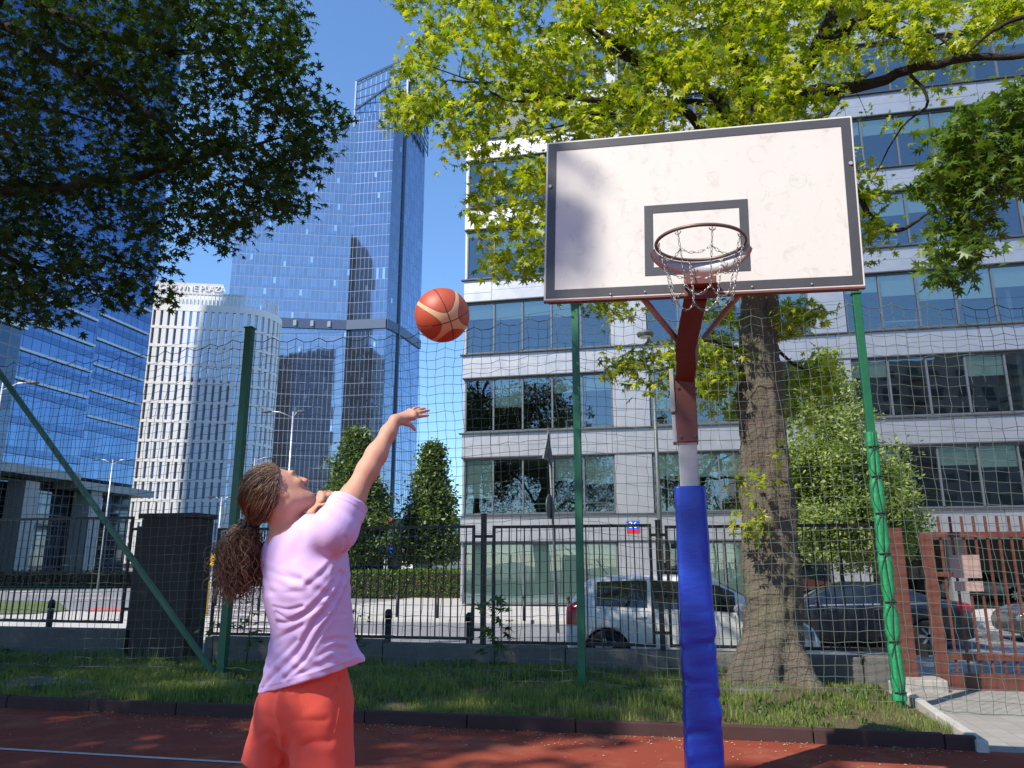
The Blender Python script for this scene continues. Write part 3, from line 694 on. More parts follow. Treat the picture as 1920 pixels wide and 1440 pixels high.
def smooth_path(pts, n=5):
    pts = [np.array(p, float) for p in pts]; out = []
    for i in range(len(pts) - 1):
        p0, p1, p2, p3 = pts[max(i - 1, 0)], pts[i], pts[i + 1], pts[min(i + 2, len(pts) - 1)]
        for k in range(n):
            t = k / n; out.append(.5 * ((2 * p1) + (p2 - p0) * t + (2 * p0 - 5 * p1 + 4 * p2 - p3) * t * t + (3 * p1 - p0 - 3 * p2 + p3) * t ** 3))
    out.append(pts[-1]); return out
def limbs_and_twigs(b, limbs, centers, rng, thick=1.0, tip=.0035, n=5, sag=.12):
    """limbs: list of (pts, radii); every leaf cluster is joined to the nearest branch by a curved twig. Returns the twig ends."""
    NP = []; NR = []
    for pts, rr in limbs:
        sp = smooth_path(pts, 5); r2 = np.interp(np.linspace(0, len(pts) - 1, len(sp)), range(len(pts)), rr)
        jit = [p + rng.normal(0, 1, 3) * min(.03, r2[i] * .25) if 0 < i < len(sp) - 1 else p for i, p in enumerate(sp)]
        b.tube(jit, list(r2), 10 if rr[0] > .06 else 7)
        P, Q = resample(jit, list(r2), .25); NP += P; NR += Q
    NPa = np.array(NP); NRa = np.array(NR); used = len(NPa); cap = used + len(centers) * 4 + 10
    PA = np.zeros((cap, 3)); PA[:used] = NPa; RA = np.zeros(cap); RA[:used] = NRa
    d0 = np.array([np.min(np.linalg.norm(NPa - c, axis=1)) for c in centers]); twigs = []
    for ci in np.argsort(d0):
        c = centers[ci]; dd = np.linalg.norm(PA[:used] - c, axis=1) + .15 * rng.uniform(0, 1); j = int(np.argmin(dd)); p = PA[j]; L = dd[j]
        r0 = min(RA[j] * .7, (.005 + .009 * L) * thick); mid = (p + c) / 2 + rng.normal(0, .08, 3) * L + np.array([0, 0, sag * L])
        q1 = .25 * p + .5 * mid + .25 * c + np.array([0, 0, .0]); pts = [p, .56 * p + .38 * mid + .06 * c, q1, .06 * p + .38 * mid + .56 * c, c]
        rs = [r0, r0 * .85, r0 * .65, r0 * .45, tip]
        b.tube(pts, rs, n if r0 > .012 else 4, cap=False)
        for q_, r_ in zip(pts[1:], rs[1:]): PA[used] = q_; RA[used] = r_; used += 1
        twigs.append((pts[2], pts[3], pts[4]))
    return twigs
def leaves_on(twigs, per, spread, rng):
    out = []
    for a, m_, c in twigs:
        k = rng.poisson(per)
        if k == 0: continue
        t = rng.uniform(0, 1, k) ** .6
        out.append(m_ + (c - m_) * t[:, None] * 1.1 + rng.normal(0, 1, (k, 3)) * np.array([spread, spread, spread * .6]))
    return np.concatenate(out)
def poly_in(poly, x, y):
    poly = np.array(poly, float); ins = np.zeros(len(x), bool); j = len(poly) - 1
    for i in range(len(poly)):
        xi, yi = poly[i]; xj, yj = poly[j]
        c = ((yi > y) != (yj > y)) & (x < (xj - xi) * (y - yi) / (yj - yi + 1e-9) + xi); ins ^= c; j = i
    return ins
def ell_pts(rng, c, r, n, shell=.0):
    v = rng.normal(0, 1, (n, 3)); v /= np.linalg.norm(v, axis=1)[:, None]; q = rng.uniform(shell ** 3, 1, n) ** (1 / 3)
    return np.array(c) + v * q[:, None] * np.array(r)
def m_bark(name, c1, c2, vs=6, st=(1, 1, .3)):
    t = NT(name); c = t.coord('Object', st); v = t.voronoi(c, vs * 3.2, 'DISTANCE_TO_EDGE'); n1 = t.noise(c, vs, 8, .7, .6); n2 = t.noise(t.coord('Object'), 1.3, 4)
    h = n1 * 1.1 + v.m('MINIMUM', .2) * .5 + t.noise(t.coord('Object', (.5, .5, 5)), 7, 6, .7, .5) * .5
    col = t.mix(n1, c1, c2); col = t.mix(v.lt(.035) * .3, col, tuple(x * .45 for x in c1)); col = t.mix(n2.gt(.58) * .35, col, (c2[0] * .9, c2[1] * 1.05, c2[2] * .8))
    return t.done(t.bsdf(col, .9, 0, t.bump(h, 1.0, .045), .2))
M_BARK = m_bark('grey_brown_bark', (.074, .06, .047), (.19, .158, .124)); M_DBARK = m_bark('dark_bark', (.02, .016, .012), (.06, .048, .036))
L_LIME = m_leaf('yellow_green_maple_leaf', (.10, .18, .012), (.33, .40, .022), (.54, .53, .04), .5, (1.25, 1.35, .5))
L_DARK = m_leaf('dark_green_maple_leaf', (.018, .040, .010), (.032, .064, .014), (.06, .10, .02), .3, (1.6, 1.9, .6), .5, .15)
L_MID = m_leaf('green_maple_leaf', (.05, .10, .014), (.085, .15, .02), (.15, .21, .028), .42)
L_PALE = m_leaf('pale_street_tree_leaf', (.16, .23, .05), (.25, .32, .08), (.36, .40, .13), .4)
L_BACK = m_leaf('street_tree_leaf', (.065, .11, .03), (.11, .17, .045), (.18, .24, .075), .3)

# ---- the big maple behind the net, lit by the sun
def P10(px, py, Y=10.0): return tuple(aty(px, py, Y))
rng = np.random.default_rng(21)
mt = empty('maple_tree', (.9, 10.0, .1)); tag(mt, 'large maple with thick grey trunk and sunlit yellow green leaves behind the hoop', 'tree')
# trunk with flared roots
prof = [(-.15, .56), (.0, .50), (.12, .45), (.3, .40), (.55, .355), (.9, .33), (1.4, .315), (2.0, .305), (2.5, .30), (3.1, .275), (3.7, .255), (4.25, .235), (4.9, .215), (5.8, .20), (6.8, .19), (7.6, .175)]
axis_x = lambda z: .92 + .055 * z - .018 * max(0, z - 3) + (.04 * math.sin(z * 1.1)); axis_y = lambda z: 10.0 + .03 * math.sin(z)
nth = 64; rows = []; zs = np.concatenate([np.linspace(-.15, 1.2, 36), np.linspace(1.25, 7.6, 110)])
th = np.linspace(0, 2 * np.pi, nth, endpoint=False)
for z in zs:
    r0 = np.interp(z, [p[0] for p in prof], [p[1] for p in prof]); fl = max(0, 1 - z / .85) ** 1.6
    lob = .34 * np.cos(th - 5.6) ** 14 * (np.cos(th - 5.6) > 0) + .30 * np.cos(th - 3.7) ** 12 * (np.cos(th - 3.7) > 0) + .22 * np.cos(th - 4.6) ** 18 * (np.cos(th - 4.6) > 0) + .25 * np.cos(th - .6) ** 12 * (np.cos(th - .6) > 0)
    rr = r0 * (1 - .36 * fl) + fl * lob * 1.45 + .020 * np.sin(th * 3 + z * 1.3 + 1) + .016 * np.sin(th * 5 + z * 2) + .010 * np.sin(th * 11 - z * 3.1) + .009 * np.sin(z * 23 + 1.5 * np.sin(th * 2)) + .012 * np.sin(z * 7 + th * 3) + RNG.normal(0, .004, nth)
    rows.append(np.stack([axis_x(z) + rr * np.cos(th), axis_y(z) + rr * np.sin(th), np.full(nth, z)], -1))
V = np.concatenate(rows); ii = np.arange(len(zs) * nth).reshape(len(zs), nth)
q = np.stack([ii[:-1], np.roll(ii, -1, 1)[:-1], np.roll(ii, -1, 1)[1:], ii[1:]], -1).reshape(-1, 4)
under(npmesh('trunk', V, [q], M_BARK, smooth=True), mt)
T0 = (1.28, 10.0, 7.3)
limbs = [([P10(1230, 140, 9.4), P10(1150, 95, 9.3), P10(1090, 40, 9.2), P10(1060, -20, 9.2)], [.04, .03, .02, .01]), ([P10(1400, 225, 9.8), P10(1310, 190, 9.5), P10(1215, 205, 9.2), P10(1120, 215, 9.0), P10(1060, 205, 8.9)], [.06, .042, .03, .02, .01]),
         ([P10(1330, 170, 9.6), P10(1300, 120, 9.3), P10(1370, 115, 9.2), P10(1430, 128, 9.0)], [.035, .025, .016, .008]), ([P10(1215, 160, 9.3), P10(1200, 205, 9.1), P10(1110, 225, 8.9), P10(980, 250, 8.8)], [.035, .026, .016, .006]), ([P10(1050, 180, 9.0), P10(960, 190, 8.9), P10(880, 150, 8.8), P10(790, 120, 8.8)], [.02, .016, .011, .005]),
         ([P10(1600, 45, 9.6), P10(1660, 60, 9.5), P10(1730, 95, 9.4), P10(1800, 60, 9.4), P10(1880, 10, 9.4)], [.03, .022, .016, .01, .005]), ([P10(1700, 132, 9.4), P10(1740, 190, 9.3), P10(1690, 240, 9.3), P10(1640, 330, 9.3)], [.025, .018, .012, .005]), ([P10(1800, 112, 9.3), P10(1760, 70, 9.3), P10(1690, 40, 9.3)], [.022, .014, .005]),
         ([(1.24, 10, 6.9), P10(1475, 175, 9.9), P10(1528, 95, 9.7), P10(1560, 40, 9.5), P10(1585, -60, 9.4)], [.15, .125, .11, .085, .06]),
         ([P10(1524, 100, 9.7), P10(1600, 45, 9.6), P10(1690, -15, 9.6), P10(1800, -120, 9.5)], [.09, .075, .06, .03]),
         ([(1.24, 10, 7.05), P10(1500, 180, 9.7), P10(1600, 165, 9.5), P10(1700, 132, 9.4), P10(1800, 112, 9.3), P10(1930, 104, 9.2), P10(2050, 120, 9.1)], [.10, .085, .072, .06, .05, .036, .02]),
         ([(1.22, 10, 6.9), P10(1330, 170, 9.6), P10(1230, 140, 9.4), P10(1130, 60, 9.2), P10(1010, -30, 9.1)], [.11, .08, .06, .045, .02]),
         ([(1.2, 10, 6.3), P10(1290, 215, 9.4), P10(1180, 195, 9.2), P10(1050, 180, 9.0), P10(930, 160, 8.9), P10(840, 150, 8.9)], [.085, .06, .045, .032, .02, .008]),
         ([(1.25, 10, 7.3), P10(1380, 60, 10.1), P10(1330, -80, 10.2), (.4, 10.3, 11.5)], [.14, .12, .09, .03]),
         ([(1.2, 10, 6.0), P10(1250, 300, 9.6), P10(1080, 330, 9.5), P10(980, 420, 9.4)], [.06, .04, .025, .01]),
         ([(1.3, 10, 6.5), (2.2, 11.5, 8.0), (3.2, 13, 9.6), (4.0, 14, 10.6)], [.12, .09, .06, .03]),
         ([(1.2, 10.1, 6.6), (.2, 11.8, 8.2), (-.8, 13.2, 9.8)], [.11, .07, .03]),
         ([(1.2, 10, 3.95), P10(1340, 640, 9.85), P10(1240, 665, 9.75), P10(1150, 690, 9.7)], [.035, .022, .014, .006]),
         ([(1.15, 10, 4.9), P10(1480, 590, 9.9), P10(1540, 575, 9.85)], [.03, .016, .006]),
         ([(1.2, 10, 4.3), P10(1500, 690, 10.2), P10(1560, 700, 10.3)], [.03, .016, .006]),
         ([P10(1590, 330, 9.9), P10(1640, 415, 9.6), P10(1690, 430, 9.4), P10(1740, 400, 9.3), P10(1760, 380, 9.3)], [.045, .035, .025, .014, .005])]
front = [(712, 8), (760, 22), (805, 55), (762, 105), (742, 150), (728, 190), (735, 240), (775, 235), (815, 240), (860, 300), (838, 330), (868, 350), (885, 400), (905, 470), (925, 520), (950, 545), (1000, 535), (1030, 520), (1045, 270), (1200, 252), (1440, 235), (1560, 210), (1575, 165), (1640, 130), (1620, 60), (1600, -10), (1640, -120), (1300, -300), (900, -250), (700, -60)]
C_ = []
cand = np.stack([rng.uniform(690, 1660, 5200), rng.uniform(-240, 560, 5200)], -1); cand = cand[poly_in(front, cand[:, 0], cand[:, 1])]
dep = rng.uniform(7.9, 10.6, len(cand))
keep = np.ones(len(cand), bool)
keep &= rng.uniform(0, 1, len(cand)) < np.where(cand[:, 1] > 250, .48, .70) * np.where((cand[:, 0] > 1480) & (cand[:, 1] > 20), .45, 1) * np.where(cand[:, 1] < -30, .5, 1)
for (x, y), d in zip(cand[keep], dep[keep]):
    p = np.array(aty(x, y, d)); w_ = math.sin(p[0] * 2.9 + .5) * math.sin(p[1] * 2.3) * math.sin(p[2] * 3.3 + 1) + .5 * math.sin(p[0] * 5.7 + 2) * math.sin(p[2] * 6.1 + p[1] * 3)
    if w_ > -.12: C_.append(p)
def extra(poly, n, y0, y1):
    p = np.stack([rng.uniform(min(a for a, _ in poly), max(a for a, _ in poly), n * 4), rng.uniform(min(b for _, b in poly), max(b for _, b in poly), n * 4)], -1); p = p[poly_in(poly, p[:, 0], p[:, 1])][:n]
    return [np.array(aty(x, y, d)) for (x, y), d in zip(p, rng.uniform(y0, y1, len(p)))]
C_ += extra([(1060, 262), (1580, 222), (1590, 400), (1480, 470), (1340, 500), (1200, 430), (1060, 400)], 150, 8.4, 9.7)  # leaves hidden by the backboard, added to shade the upper trunk
C_ += extra([(1110, 690), (1150, 660), (1260, 640), (1330, 650), (1370, 640), (1365, 720), (1240, 745), (1190, 745)], 46, 9.5, 10.0)
C_ += extra([(1085, 560), (1200, 560), (1210, 585), (1150, 592)], 12, 9.4, 10.0)
C_ += extra([(1320, 560), (1390, 560), (1370, 770), (1300, 780), (1290, 700)], 34, 10.2, 10.9)
C_ += extra([(1440, 555), (1530, 560), (1550, 590), (1500, 620), (1445, 640)], 22, 9.8, 10.5)
C_ += extra([(1450, 680), (1560, 680), (1575, 720), (1500, 800), (1450, 810)], 24, 10.2, 10.9)
C_ += extra([(1620, -20), (1920, -20), (1920, 60), (1760, 110), (1640, 120)], 80, 9.0, 9.8)
C_ += extra([(1600, 300), (1660, 330), (1680, 470), (1620, 480)], 14, 9.2, 9.8)
C_ += extra([(1400, 900), (1430, 880), (1420, 1020), (1385, 1040)], 5, 9.3, 9.6)
back = ell_pts(rng, (1.2, 11.6, 11.2), (5.0, 3.4, 3.6), 420, .4); C_ += [p for p in back if p[2] > 7.6]
b = MB(); tw_ = limbs_and_twigs(b, limbs, np.array(C_), rng, .8)
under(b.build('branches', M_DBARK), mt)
under(leaf_cloud('crown', leaves_on(tw_, 17, .12, rng), .112, L_LIME, seed=3, flat=.8, droop=.7, jit=.48), mt)

# ---- dark maple whose crown hangs in from the left, trunk out of the picture
rng = np.random.default_rng(5)
dm = empty('maple_tree', (-10.6, 7.9, 0)); tag(dm, 'dark green maple hanging in over the skyscrapers at the upper left', 'tree')
dl = [([(-10.6, 7.9, 0), (-10.5, 7.9, 2.0), (-10.5, 8.0, 4.0), (-10.3, 8.0, 6.5), (-10.0, 8.1, 9.5), (-9.7, 8.2, 12.0)], [.34, .27, .24, .20, .12, .04]),
      ([(-10.4, 8, 3.6), P10(-60, 400, 7.6), P10(130, 352, 7.4), P10(260, 330, 7.4), P10(400, 290, 7.5), P10(540, 255, 7.6)], [.12, .085, .07, .05, .03, .008]),
      ([(-10.3, 8, 5.4), P10(-40, 60, 7.5), P10(100, 115, 7.4), P10(230, 180, 7.3), P10(330, 260, 7.4), P10(420, 380, 7.6)], [.12, .075, .06, .045, .03, .008]),
      ([(-10.2, 8, 6.2), P10(-60, -20, 7.6), P10(120, 35, 7.6), P10(300, 95, 7.7), P10(460, 90, 7.9)], [.12, .075, .055, .04, .01]),
      ([(-10.3, 8, 4.6), P10(-80, 210, 7.9), P10(80, 205, 8.2), P10(200, 235, 8.5)], [.08, .055, .03, .01]),
      ([(-10.4, 8, 3.4), P10(-80, 480, 7.8), P10(60, 500, 7.8), P10(180, 520, 7.9)], [.07, .045, .025, .01]),
      ([(-10.2, 8, 6), (-8.5, 7.0, 8.5), (-6.5, 6.6, 9.6), (-4.8, 7, 9.9)], [.14, .1, .06, .02]), ([(-10.2, 8, 6), (-12, 9, 8), (-14, 9, 9)], [.12, .08, .03]),
      ([(-10.2, 8, 5), (-10.5, 5.5, 7), (-11, 3.5, 8)], [.12, .08, .03])]
dmask = [(-900, -900), (540, -900), (530, -10), (560, 30), (572, 62), (556, 88), (574, 110), (560, 135), (545, 150), (600, 170), (622, 196), (652, 216), (656, 236), (628, 240), (640, 262), (602, 268), (606, 300), (570, 312), (568, 340), (548, 345), (572, 384), (556, 402), (520, 395), (506, 420), (470, 412), (436, 440), (430, 478), (408, 472), (395, 440), (350, 455), (330, 470), (300, 500), (312, 545), (338, 572), (300, 580), (262, 560), (235, 585), (200, 560), (150, 580), (100, 612), (40, 595), (-20, 560), (-900, 620)]
pts = np.concatenate([ell_pts(rng, (-9.6, 7.9, 7.4), (7.0, 4.2, 5.2), 2600, .25), np.array([aty(x, y, d) for x, y, d in zip(rng.uniform(-120, 660, 2900), rng.uniform(-60, 612, 2900), rng.uniform(6.9, 9.0, 2900))])])
px, py, pd = project(pts); inside = poly_in(dmask, px, py); infr = (px > -200) & (px < 1000) & (py > -250) & (py < 900)
pts = pts[(inside | ~infr) & (pts[:, 2] > 3.4)]; px, py, pd = project(pts)
thin = ((py > 420) & (py < 600) & (px > 150) & (px < 400)) | ((px < 200) & (py > 190) & (py < 300)) | ((px < 60) & (py < 120))
nearf = (px > -60) & (px < 700) & (py > -80); far_ = np.arange(len(pts)) * 0 + pts[:, 1] > 9.2
cl3 = np.sin(pts[:, 0] * 3.1 + 1) * np.sin(pts[:, 1] * 2.7) * np.sin(pts[:, 2] * 3.7 + 2) + .5 * np.sin(pts[:, 0] * 6.3) * np.sin(pts[:, 2] * 5.9 + pts[:, 1] * 4)
pts = pts[(~thin | (rng.uniform(0, 1, len(pts)) < .55)) & (~nearf | ((cl3 > -.24) & (~far_ | (rng.uniform(0, 1, len(pts)) < .25))))]
b = MB(); tw_ = limbs_and_twigs(b, dl, pts, rng, .8, sag=.06)
under(b.build('branches', M_DBARK), dm)
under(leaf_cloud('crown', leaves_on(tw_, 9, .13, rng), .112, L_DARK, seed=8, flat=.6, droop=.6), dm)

# ---- green maple boughs entering from the right
rng = np.random.default_rng(9)
rm = empty('maple_tree', (6.2, 8.3, -.02)); tag(rm, 'green maple whose leafy boughs hang in at the right edge beside the grey office', 'tree')
rl = [([(6.2, 8.3, 0), (6.15, 8.3, 2.5), (6.1, 8.35, 5), (5.9, 8.4, 8), (5.7, 8.4, 10)], [.24, .19, .16, .10, .03]),
      ([(6.1, 8.3, 6.2), P10(1960, 250, 8.2), P10(1890, 290, 8.1), P10(1830, 370, 8.0), P10(1790, 470, 8.0)], [.07, .035, .025, .014, .005]),
      ([(6.0, 8.4, 7.0), P10(1950, 160, 8.2), P10(1850, 250, 8.1), P10(1760, 300, 8.1)], [.06, .03, .018, .006]),
      ([(5.9, 8.4, 7.5), P10(1960, 20, 8.3), P10(1860, 60, 8.3), P10(1810, 105, 8.4)], [.06, .03, .02, .006])]
rmask = [(1930, 130), (1880, 190), (1800, 200), (1760, 245), (1770, 290), (1720, 330), (1745, 375), (1780, 400), (1745, 440), (1780, 470), (1735, 510), (1770, 540), (1800, 520), (1830, 470), (1850, 400), (1870, 340), (1920, 370), (1990, 330), (1990, 130)]
cand = np.stack([rng.uniform(1700, 1990, 900), rng.uniform(120, 545, 900)], -1); cand = cand[poly_in(rmask, cand[:, 0], cand[:, 1])]; cand = cand[rng.uniform(0, 1, len(cand)) < .62]
pts = [np.array(aty(x, y, d)) for (x, y), d in zip(cand, rng.uniform(7.5, 8.7, len(cand)))]
cc = ell_pts(rng, (6.6, 8.5, 7.6), (2.6, 2.4, 3.0), 420, .3); px, py, pd = project(cc); pts += list(cc[(px > 1960) | (py < -30)])
b = MB(); tw_ = limbs_and_twigs(b, rl, np.array(pts), rng, .8)
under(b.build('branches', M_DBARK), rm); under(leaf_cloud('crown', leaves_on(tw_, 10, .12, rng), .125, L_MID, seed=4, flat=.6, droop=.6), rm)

# ---- tall trees behind the photographer that shade the court (mirrored in the office glass)
def simple_tree(name, base, h, crown_c, crown_r, nclus, per, lsize, lm, label, seed, trunk_r=.25, spread=.3, shape='simple', group=None, clumps=0, crown_mask=None, bark=None, extra=None, extra_leaves=None):
    rng = np.random.default_rng(seed); e = empty(name, base); tag(e, label, 'tree', group)
    if clumps:
        cc = ell_pts(rng, crown_c, tuple(r * .72 for r in crown_r), clumps, .45); sz = rng.uniform(.22, .40, clumps) * min(crown_r)
        w = rng.integers(0, clumps, nclus); pts = cc[w] + rng.normal(0, .45, (nclus, 3)) * sz[w][:, None]
    else: pts = ell_pts(rng, crown_c, crown_r, nclus, .35)
    if crown_mask is not None: pts = pts[crown_mask(pts)]
    if extra is not None: pts = np.concatenate([pts, extra])
    B0 = np.array(base, float); top = np.array(crown_c) + np.array([0, 0, crown_r[2] * .7])
    ax = [B0, B0 * .66 + top * .34 + rng.normal(0, .1, 3), B0 * .33 + top * .67 + rng.normal(0, .15, 3), top]
    lim = [(ax, [trunk_r, trunk_r * .75, trunk_r * .45, trunk_r * .12])]
    for i in range(7):
        t = rng.uniform(.3, .8); s_ = B0 + (top - B0) * t; p = ell_pts(rng, crown_c, crown_r, 1, .75)[0]; p[2] = max(p[2], s_[2] + .2)
        lim.append(([s_, (s_ + p) / 2 + np.array([0, 0, .08 * crown_r[2]]), p], [trunk_r * .4, trunk_r * .25, trunk_r * .06]))
    b = MB(); tw_ = limbs_and_twigs(b, lim, pts, rng, 1.0, n=4)
    under(b.build('trunk', bark or M_DBARK), e); L_ = leaves_on(tw_, per, spread, rng); L_ = L_ if extra_leaves is None else np.concatenate([L_, extra_leaves])
    under(leaf_cloud('crown', L_, lsize, lm, seed=seed, shape=shape, flat=.8, droop=.3), e); return e
def sp_box(n, s0, s1, p0, p1, z0, z1):                                # unseen leaf spray added to cast shade, laid along / across the sun's direction
    s, p, z = rng.uniform(s0, s1, n), rng.uniform(p0, p1, n), rng.uniform(z0, z1, n); return np.stack([.588 * s + .809 * p, .809 * s - .588 * p, z], -1)
SHADE = np.concatenate([sp_box(60, -9.6, -8.4, -3.15, -2.95, 15.0, 16.3), sp_box(300, -9.8, -8.2, -3.6, -2.6, 9.4, 11.1), sp_box(90, -9.5, -8.5, -3.5, -3.05, 13.4, 14.5)])  # sprays added to shade the backboard's left edge, the girl's shorts, the pad
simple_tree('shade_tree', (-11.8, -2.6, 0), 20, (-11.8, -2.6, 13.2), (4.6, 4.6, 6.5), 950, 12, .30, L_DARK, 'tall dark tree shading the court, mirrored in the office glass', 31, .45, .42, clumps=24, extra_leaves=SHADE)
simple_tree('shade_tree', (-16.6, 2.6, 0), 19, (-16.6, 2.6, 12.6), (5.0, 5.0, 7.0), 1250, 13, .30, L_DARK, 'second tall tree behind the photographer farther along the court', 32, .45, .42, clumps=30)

# ---- street trees beyond the fence
pb = aty(1588, 1090, 22.0); px_ = pb.x
rg = np.random.default_rng(3); zz = rg.uniform(5.0, 7.4, 170); w_ = 1.25 * (7.6 - zz) / 2.6
ex = np.stack([px_ + .1 + rg.normal(0, .5, 170) * w_, 22.6 + rg.normal(0, .5, 170) * w_, zz], -1)
simple_tree('street_tree', (px_, 22.6, -.16), 7, (px_ + .35, 22.6, 3.3), (2.45, 1.9, 2.5), 1050, 32, .125, L_PALE, 'bushy pale green young tree in front of the grey office right of the big trunk', 41, .07, .17, clumps=60, crown_mask=lambda p: (p[:, 2] > .85), extra=ex)
def cone_pts(rg, c, r, z0, z1, n):
    t = rg.uniform(0, 1, n) ** 1.25; a = rg.uniform(0, 6.283, n); q = r * 1.12 * (1 - t * .95) * rg.uniform(.55, 1, n) * (1 + .22 * np.sin(a * 3 + t * 14))
    lowt = np.where(t < .1, .75, 1.0)
    return np.stack([c[0] + q * lowt * np.cos(a), c[1] + q * lowt * np.sin(a), z0 + (z1 - z0) * t], -1)
for (px, d, r, z1, lb, sd) in [(658, 47, 2.9, 9.6, 'broad pyramid shaped street tree behind the raised arm', 51), (806, 50, 2.05, 9.2, 'slim pyramid shaped street tree between the glass tower and the grey office', 52)]:
    c = camxy(px, 1060, d); rg = np.random.default_rng(sd)
    simple_tree('street_tree', (c.x, c.y, -.25), z1, (c.x, c.y, 4.6), (r * .6, r * .6, 2.4), 80, 20, .27, L_BACK, lb, sd, .13, .32, extra=cone_pts(rg, (c.x, c.y), r, 1.9, z1, 800), group='pyramid street trees by the side street')
# ================================================================ fence, wall, gate, net
M_BLACKF = pm('black_painted_steel', (.014, .012, .012), .5, .2, var=.35, scale=14, bump=.15)
M_RUST = pm('rust_brown_gate_paint', (.115, .038, .025), .6, 0, var=.3, scale=7, bump=.15)
M_GREENP = pm('dark_green_post_paint', (.006, .105, .045), .45, 0, var=.3, scale=12)
M_GREENT = pm('green_tarpaulin', (.012, .23, .085), .5, 0, var=.15, scale=9, bump=.4, bscale=22, bdist=.02)
FEY = 10.9
def fx(px, py): return aty(px, py, FEY).x
def fz(px, py): return aty(px, py, FEY).z
cw = MB()
for (x0, x1, z1) in [(-17, -8.36, .50), (-7.0, -4.2, .42), (-4.19, -1.6, .385), (-1.59, .9, .36), (.91, 2.12, .34)]: cw.bb(x0, x1, FEY - .14, FEY + .14, -.35, z1)
cw.bb(2.13, 2.5, FEY - .2, FEY + .2, -.35, .36)
tag(cw.build('low_concrete_wall', M_CONC, bevel=.015), 'low weathered concrete wall under the black metal fence', 'wall')
pl = empty('brick_pillar', (-7.66, FEY, -.05)); tag(pl, 'dark square pillar with flat cap between two fence panels', 'pillar')
M_PIL = pm('dark_stained_render', (.05, .042, .036), .9, var=.45, scale=2.4, bump=.6, bscale=18)
b = MB(); b.bb(-.60, .35, -.18, .32, -.3, 2.22); b.build('shaft', M_PIL, pl, .02)
b = MB(); b.bb(-.64, .39, -.22, .36, 2.223, 2.30); b.build('cap', M_PIL, pl, .015)
fe = empty('metal_fence', (-2.77, FEY, .4)); tag(fe, 'black metal railing fence of upright bars on the low wall', 'fence')
def panel(x0, x1, z0, z1, n, lean=0.0):
    b = MB(); t = .018
    for z in (z0, z1): b.bb(x0, x1, FEY - t, FEY + t, z - .02, z + .02)
    for x in (x0, x1): b.bb(x - .02, x + .02, FEY - t - .001, FEY + t + .001, z0 - .021, z1 + .021)
    for i in range(1, n):
        x = x0 + (x1 - x0) * i / n + random.uniform(-.004, .004); b.bb(x - .0075, x + .0075, FEY - .0075, FEY + .0075, z0 + .021, z1 - .021)
    return under(b.build('panel', M_BLACKF), fe)
def fpost(x, z0, z1, w=.035):
    b = MB(); b.bb(x - w, x + w, FEY - w, FEY + w, z0, z1); b.bb(x - w - .005, x + w + .005, FEY - w - .005, FEY + w + .005, z1, z1 + .012); return under(b.build('post', M_BLACKF), fe)
panel(-11.9, -8.56, .60, 2.2, 28); panel(-15.4, -12.0, .60, 2.2, 28)
panel(-7.0, -2.92, .46, 2.0, 37); panel(-2.62, -.42, .42, 1.99, 20); panel(-.2, 2.45, .42, 1.965, 24)
for x, z1 in [(-8.40, 2.05), (-2.77, 2.17), (-.31, 2.05), (-11.95, 2.25)]: fpost(x, .3, z1)
for x0, x1, z in [(-8.56, -8.40, 2.02), (-8.56, -8.40, .80), (-2.92, -2.62, 1.86), (-2.92, -2.62, .58), (-.42, -.2, 1.86), (-.42, -.2, .58)]: b = MB(); b.bb(x0 + .02, x1 - .02, FEY - .012, FEY + .012, z - .02, z + .02); under(b.build('bracket', M_BLACKF), fe)
# gate
ge = empty('metal_gate', (3.0, FEY, -.02)); tag(ge, 'rust brown steel gate with upright bars behind the net at the right', 'gate')
g = lambda px, py: aty(px, py, FEY)
b = MB(); b.bb(2.58, 2.76, FEY - .08, FEY + .08, .0, 1.92); under(b.build('gate_post', M_RUST, bevel=.006), ge)
zt, zm, zl, zp = 1.83, fz(1760, 1077), .36, .17
b = MB()
b.bb(2.98, 3.12, FEY - .04, FEY + .04, .04, 1.86); b.bb(6.4, 6.54, FEY - .04, FEY + .04, .04, 1.86)
for z in (zt, zl): b.bb(3.12, 6.4, FEY - .038, FEY + .038, z - .035, z + .035)
b.bb(3.12, 3.55, FEY - .037, FEY + .037, zm - .03, zm + .03)
under(b.build('gate_frame', M_RUST, bevel=.004), ge)
b = MB()
for i in range(24):
    x = 3.22 + i * .135; b.bb(x - .014, x + .014, FEY - .012, FEY + .012, zt + .036, zt + .23); b.bb(x - .014, x + .014, FEY - .012, FEY + .012, zl + .036, zt - .036); b.bb(x - .014, x + .014, FEY - .012, FEY + .012, zp + .01, zl - .036)
under(b.build('gate_bars', M_RUST), ge)
b = MB(); b.bb(3.12, 6.4, FEY - .02, FEY + .02, -.08, zp); under(b.build('kick_panel', M_RUST), ge)
for z in (1.36, .43): b = MB(); b.bb(2.76, 2.98, FEY - .03, FEY + .03, z - .06, z + .06); b.bb(2.82, 2.90, FEY - .07, FEY - .03, z - .08, z + .08); under(b.build('hinge', M_BLACKF), ge)
b = MB(); b.bb(3.3, 3.62, FEY - .06, FEY - .045, 1.30, 1.58); b.bb(3.3, 3.62, FEY - .06, FEY - .045, 1.14, 1.26); under(b.build('lock_plate', pm('faded_pink_plate', (.36, .25, .22), .6)), ge)
b = MB(); b.bb(2.52, 3.02, FEY - .30, FEY + .1, -.12, .12); tag(b.build('concrete_footing', pm('pale_concrete', (.33, .31, .28), .9, var=.35, scale=5, bump=.5), bevel=.02), 'pale concrete footing block under the rust brown gate post', 'footing')

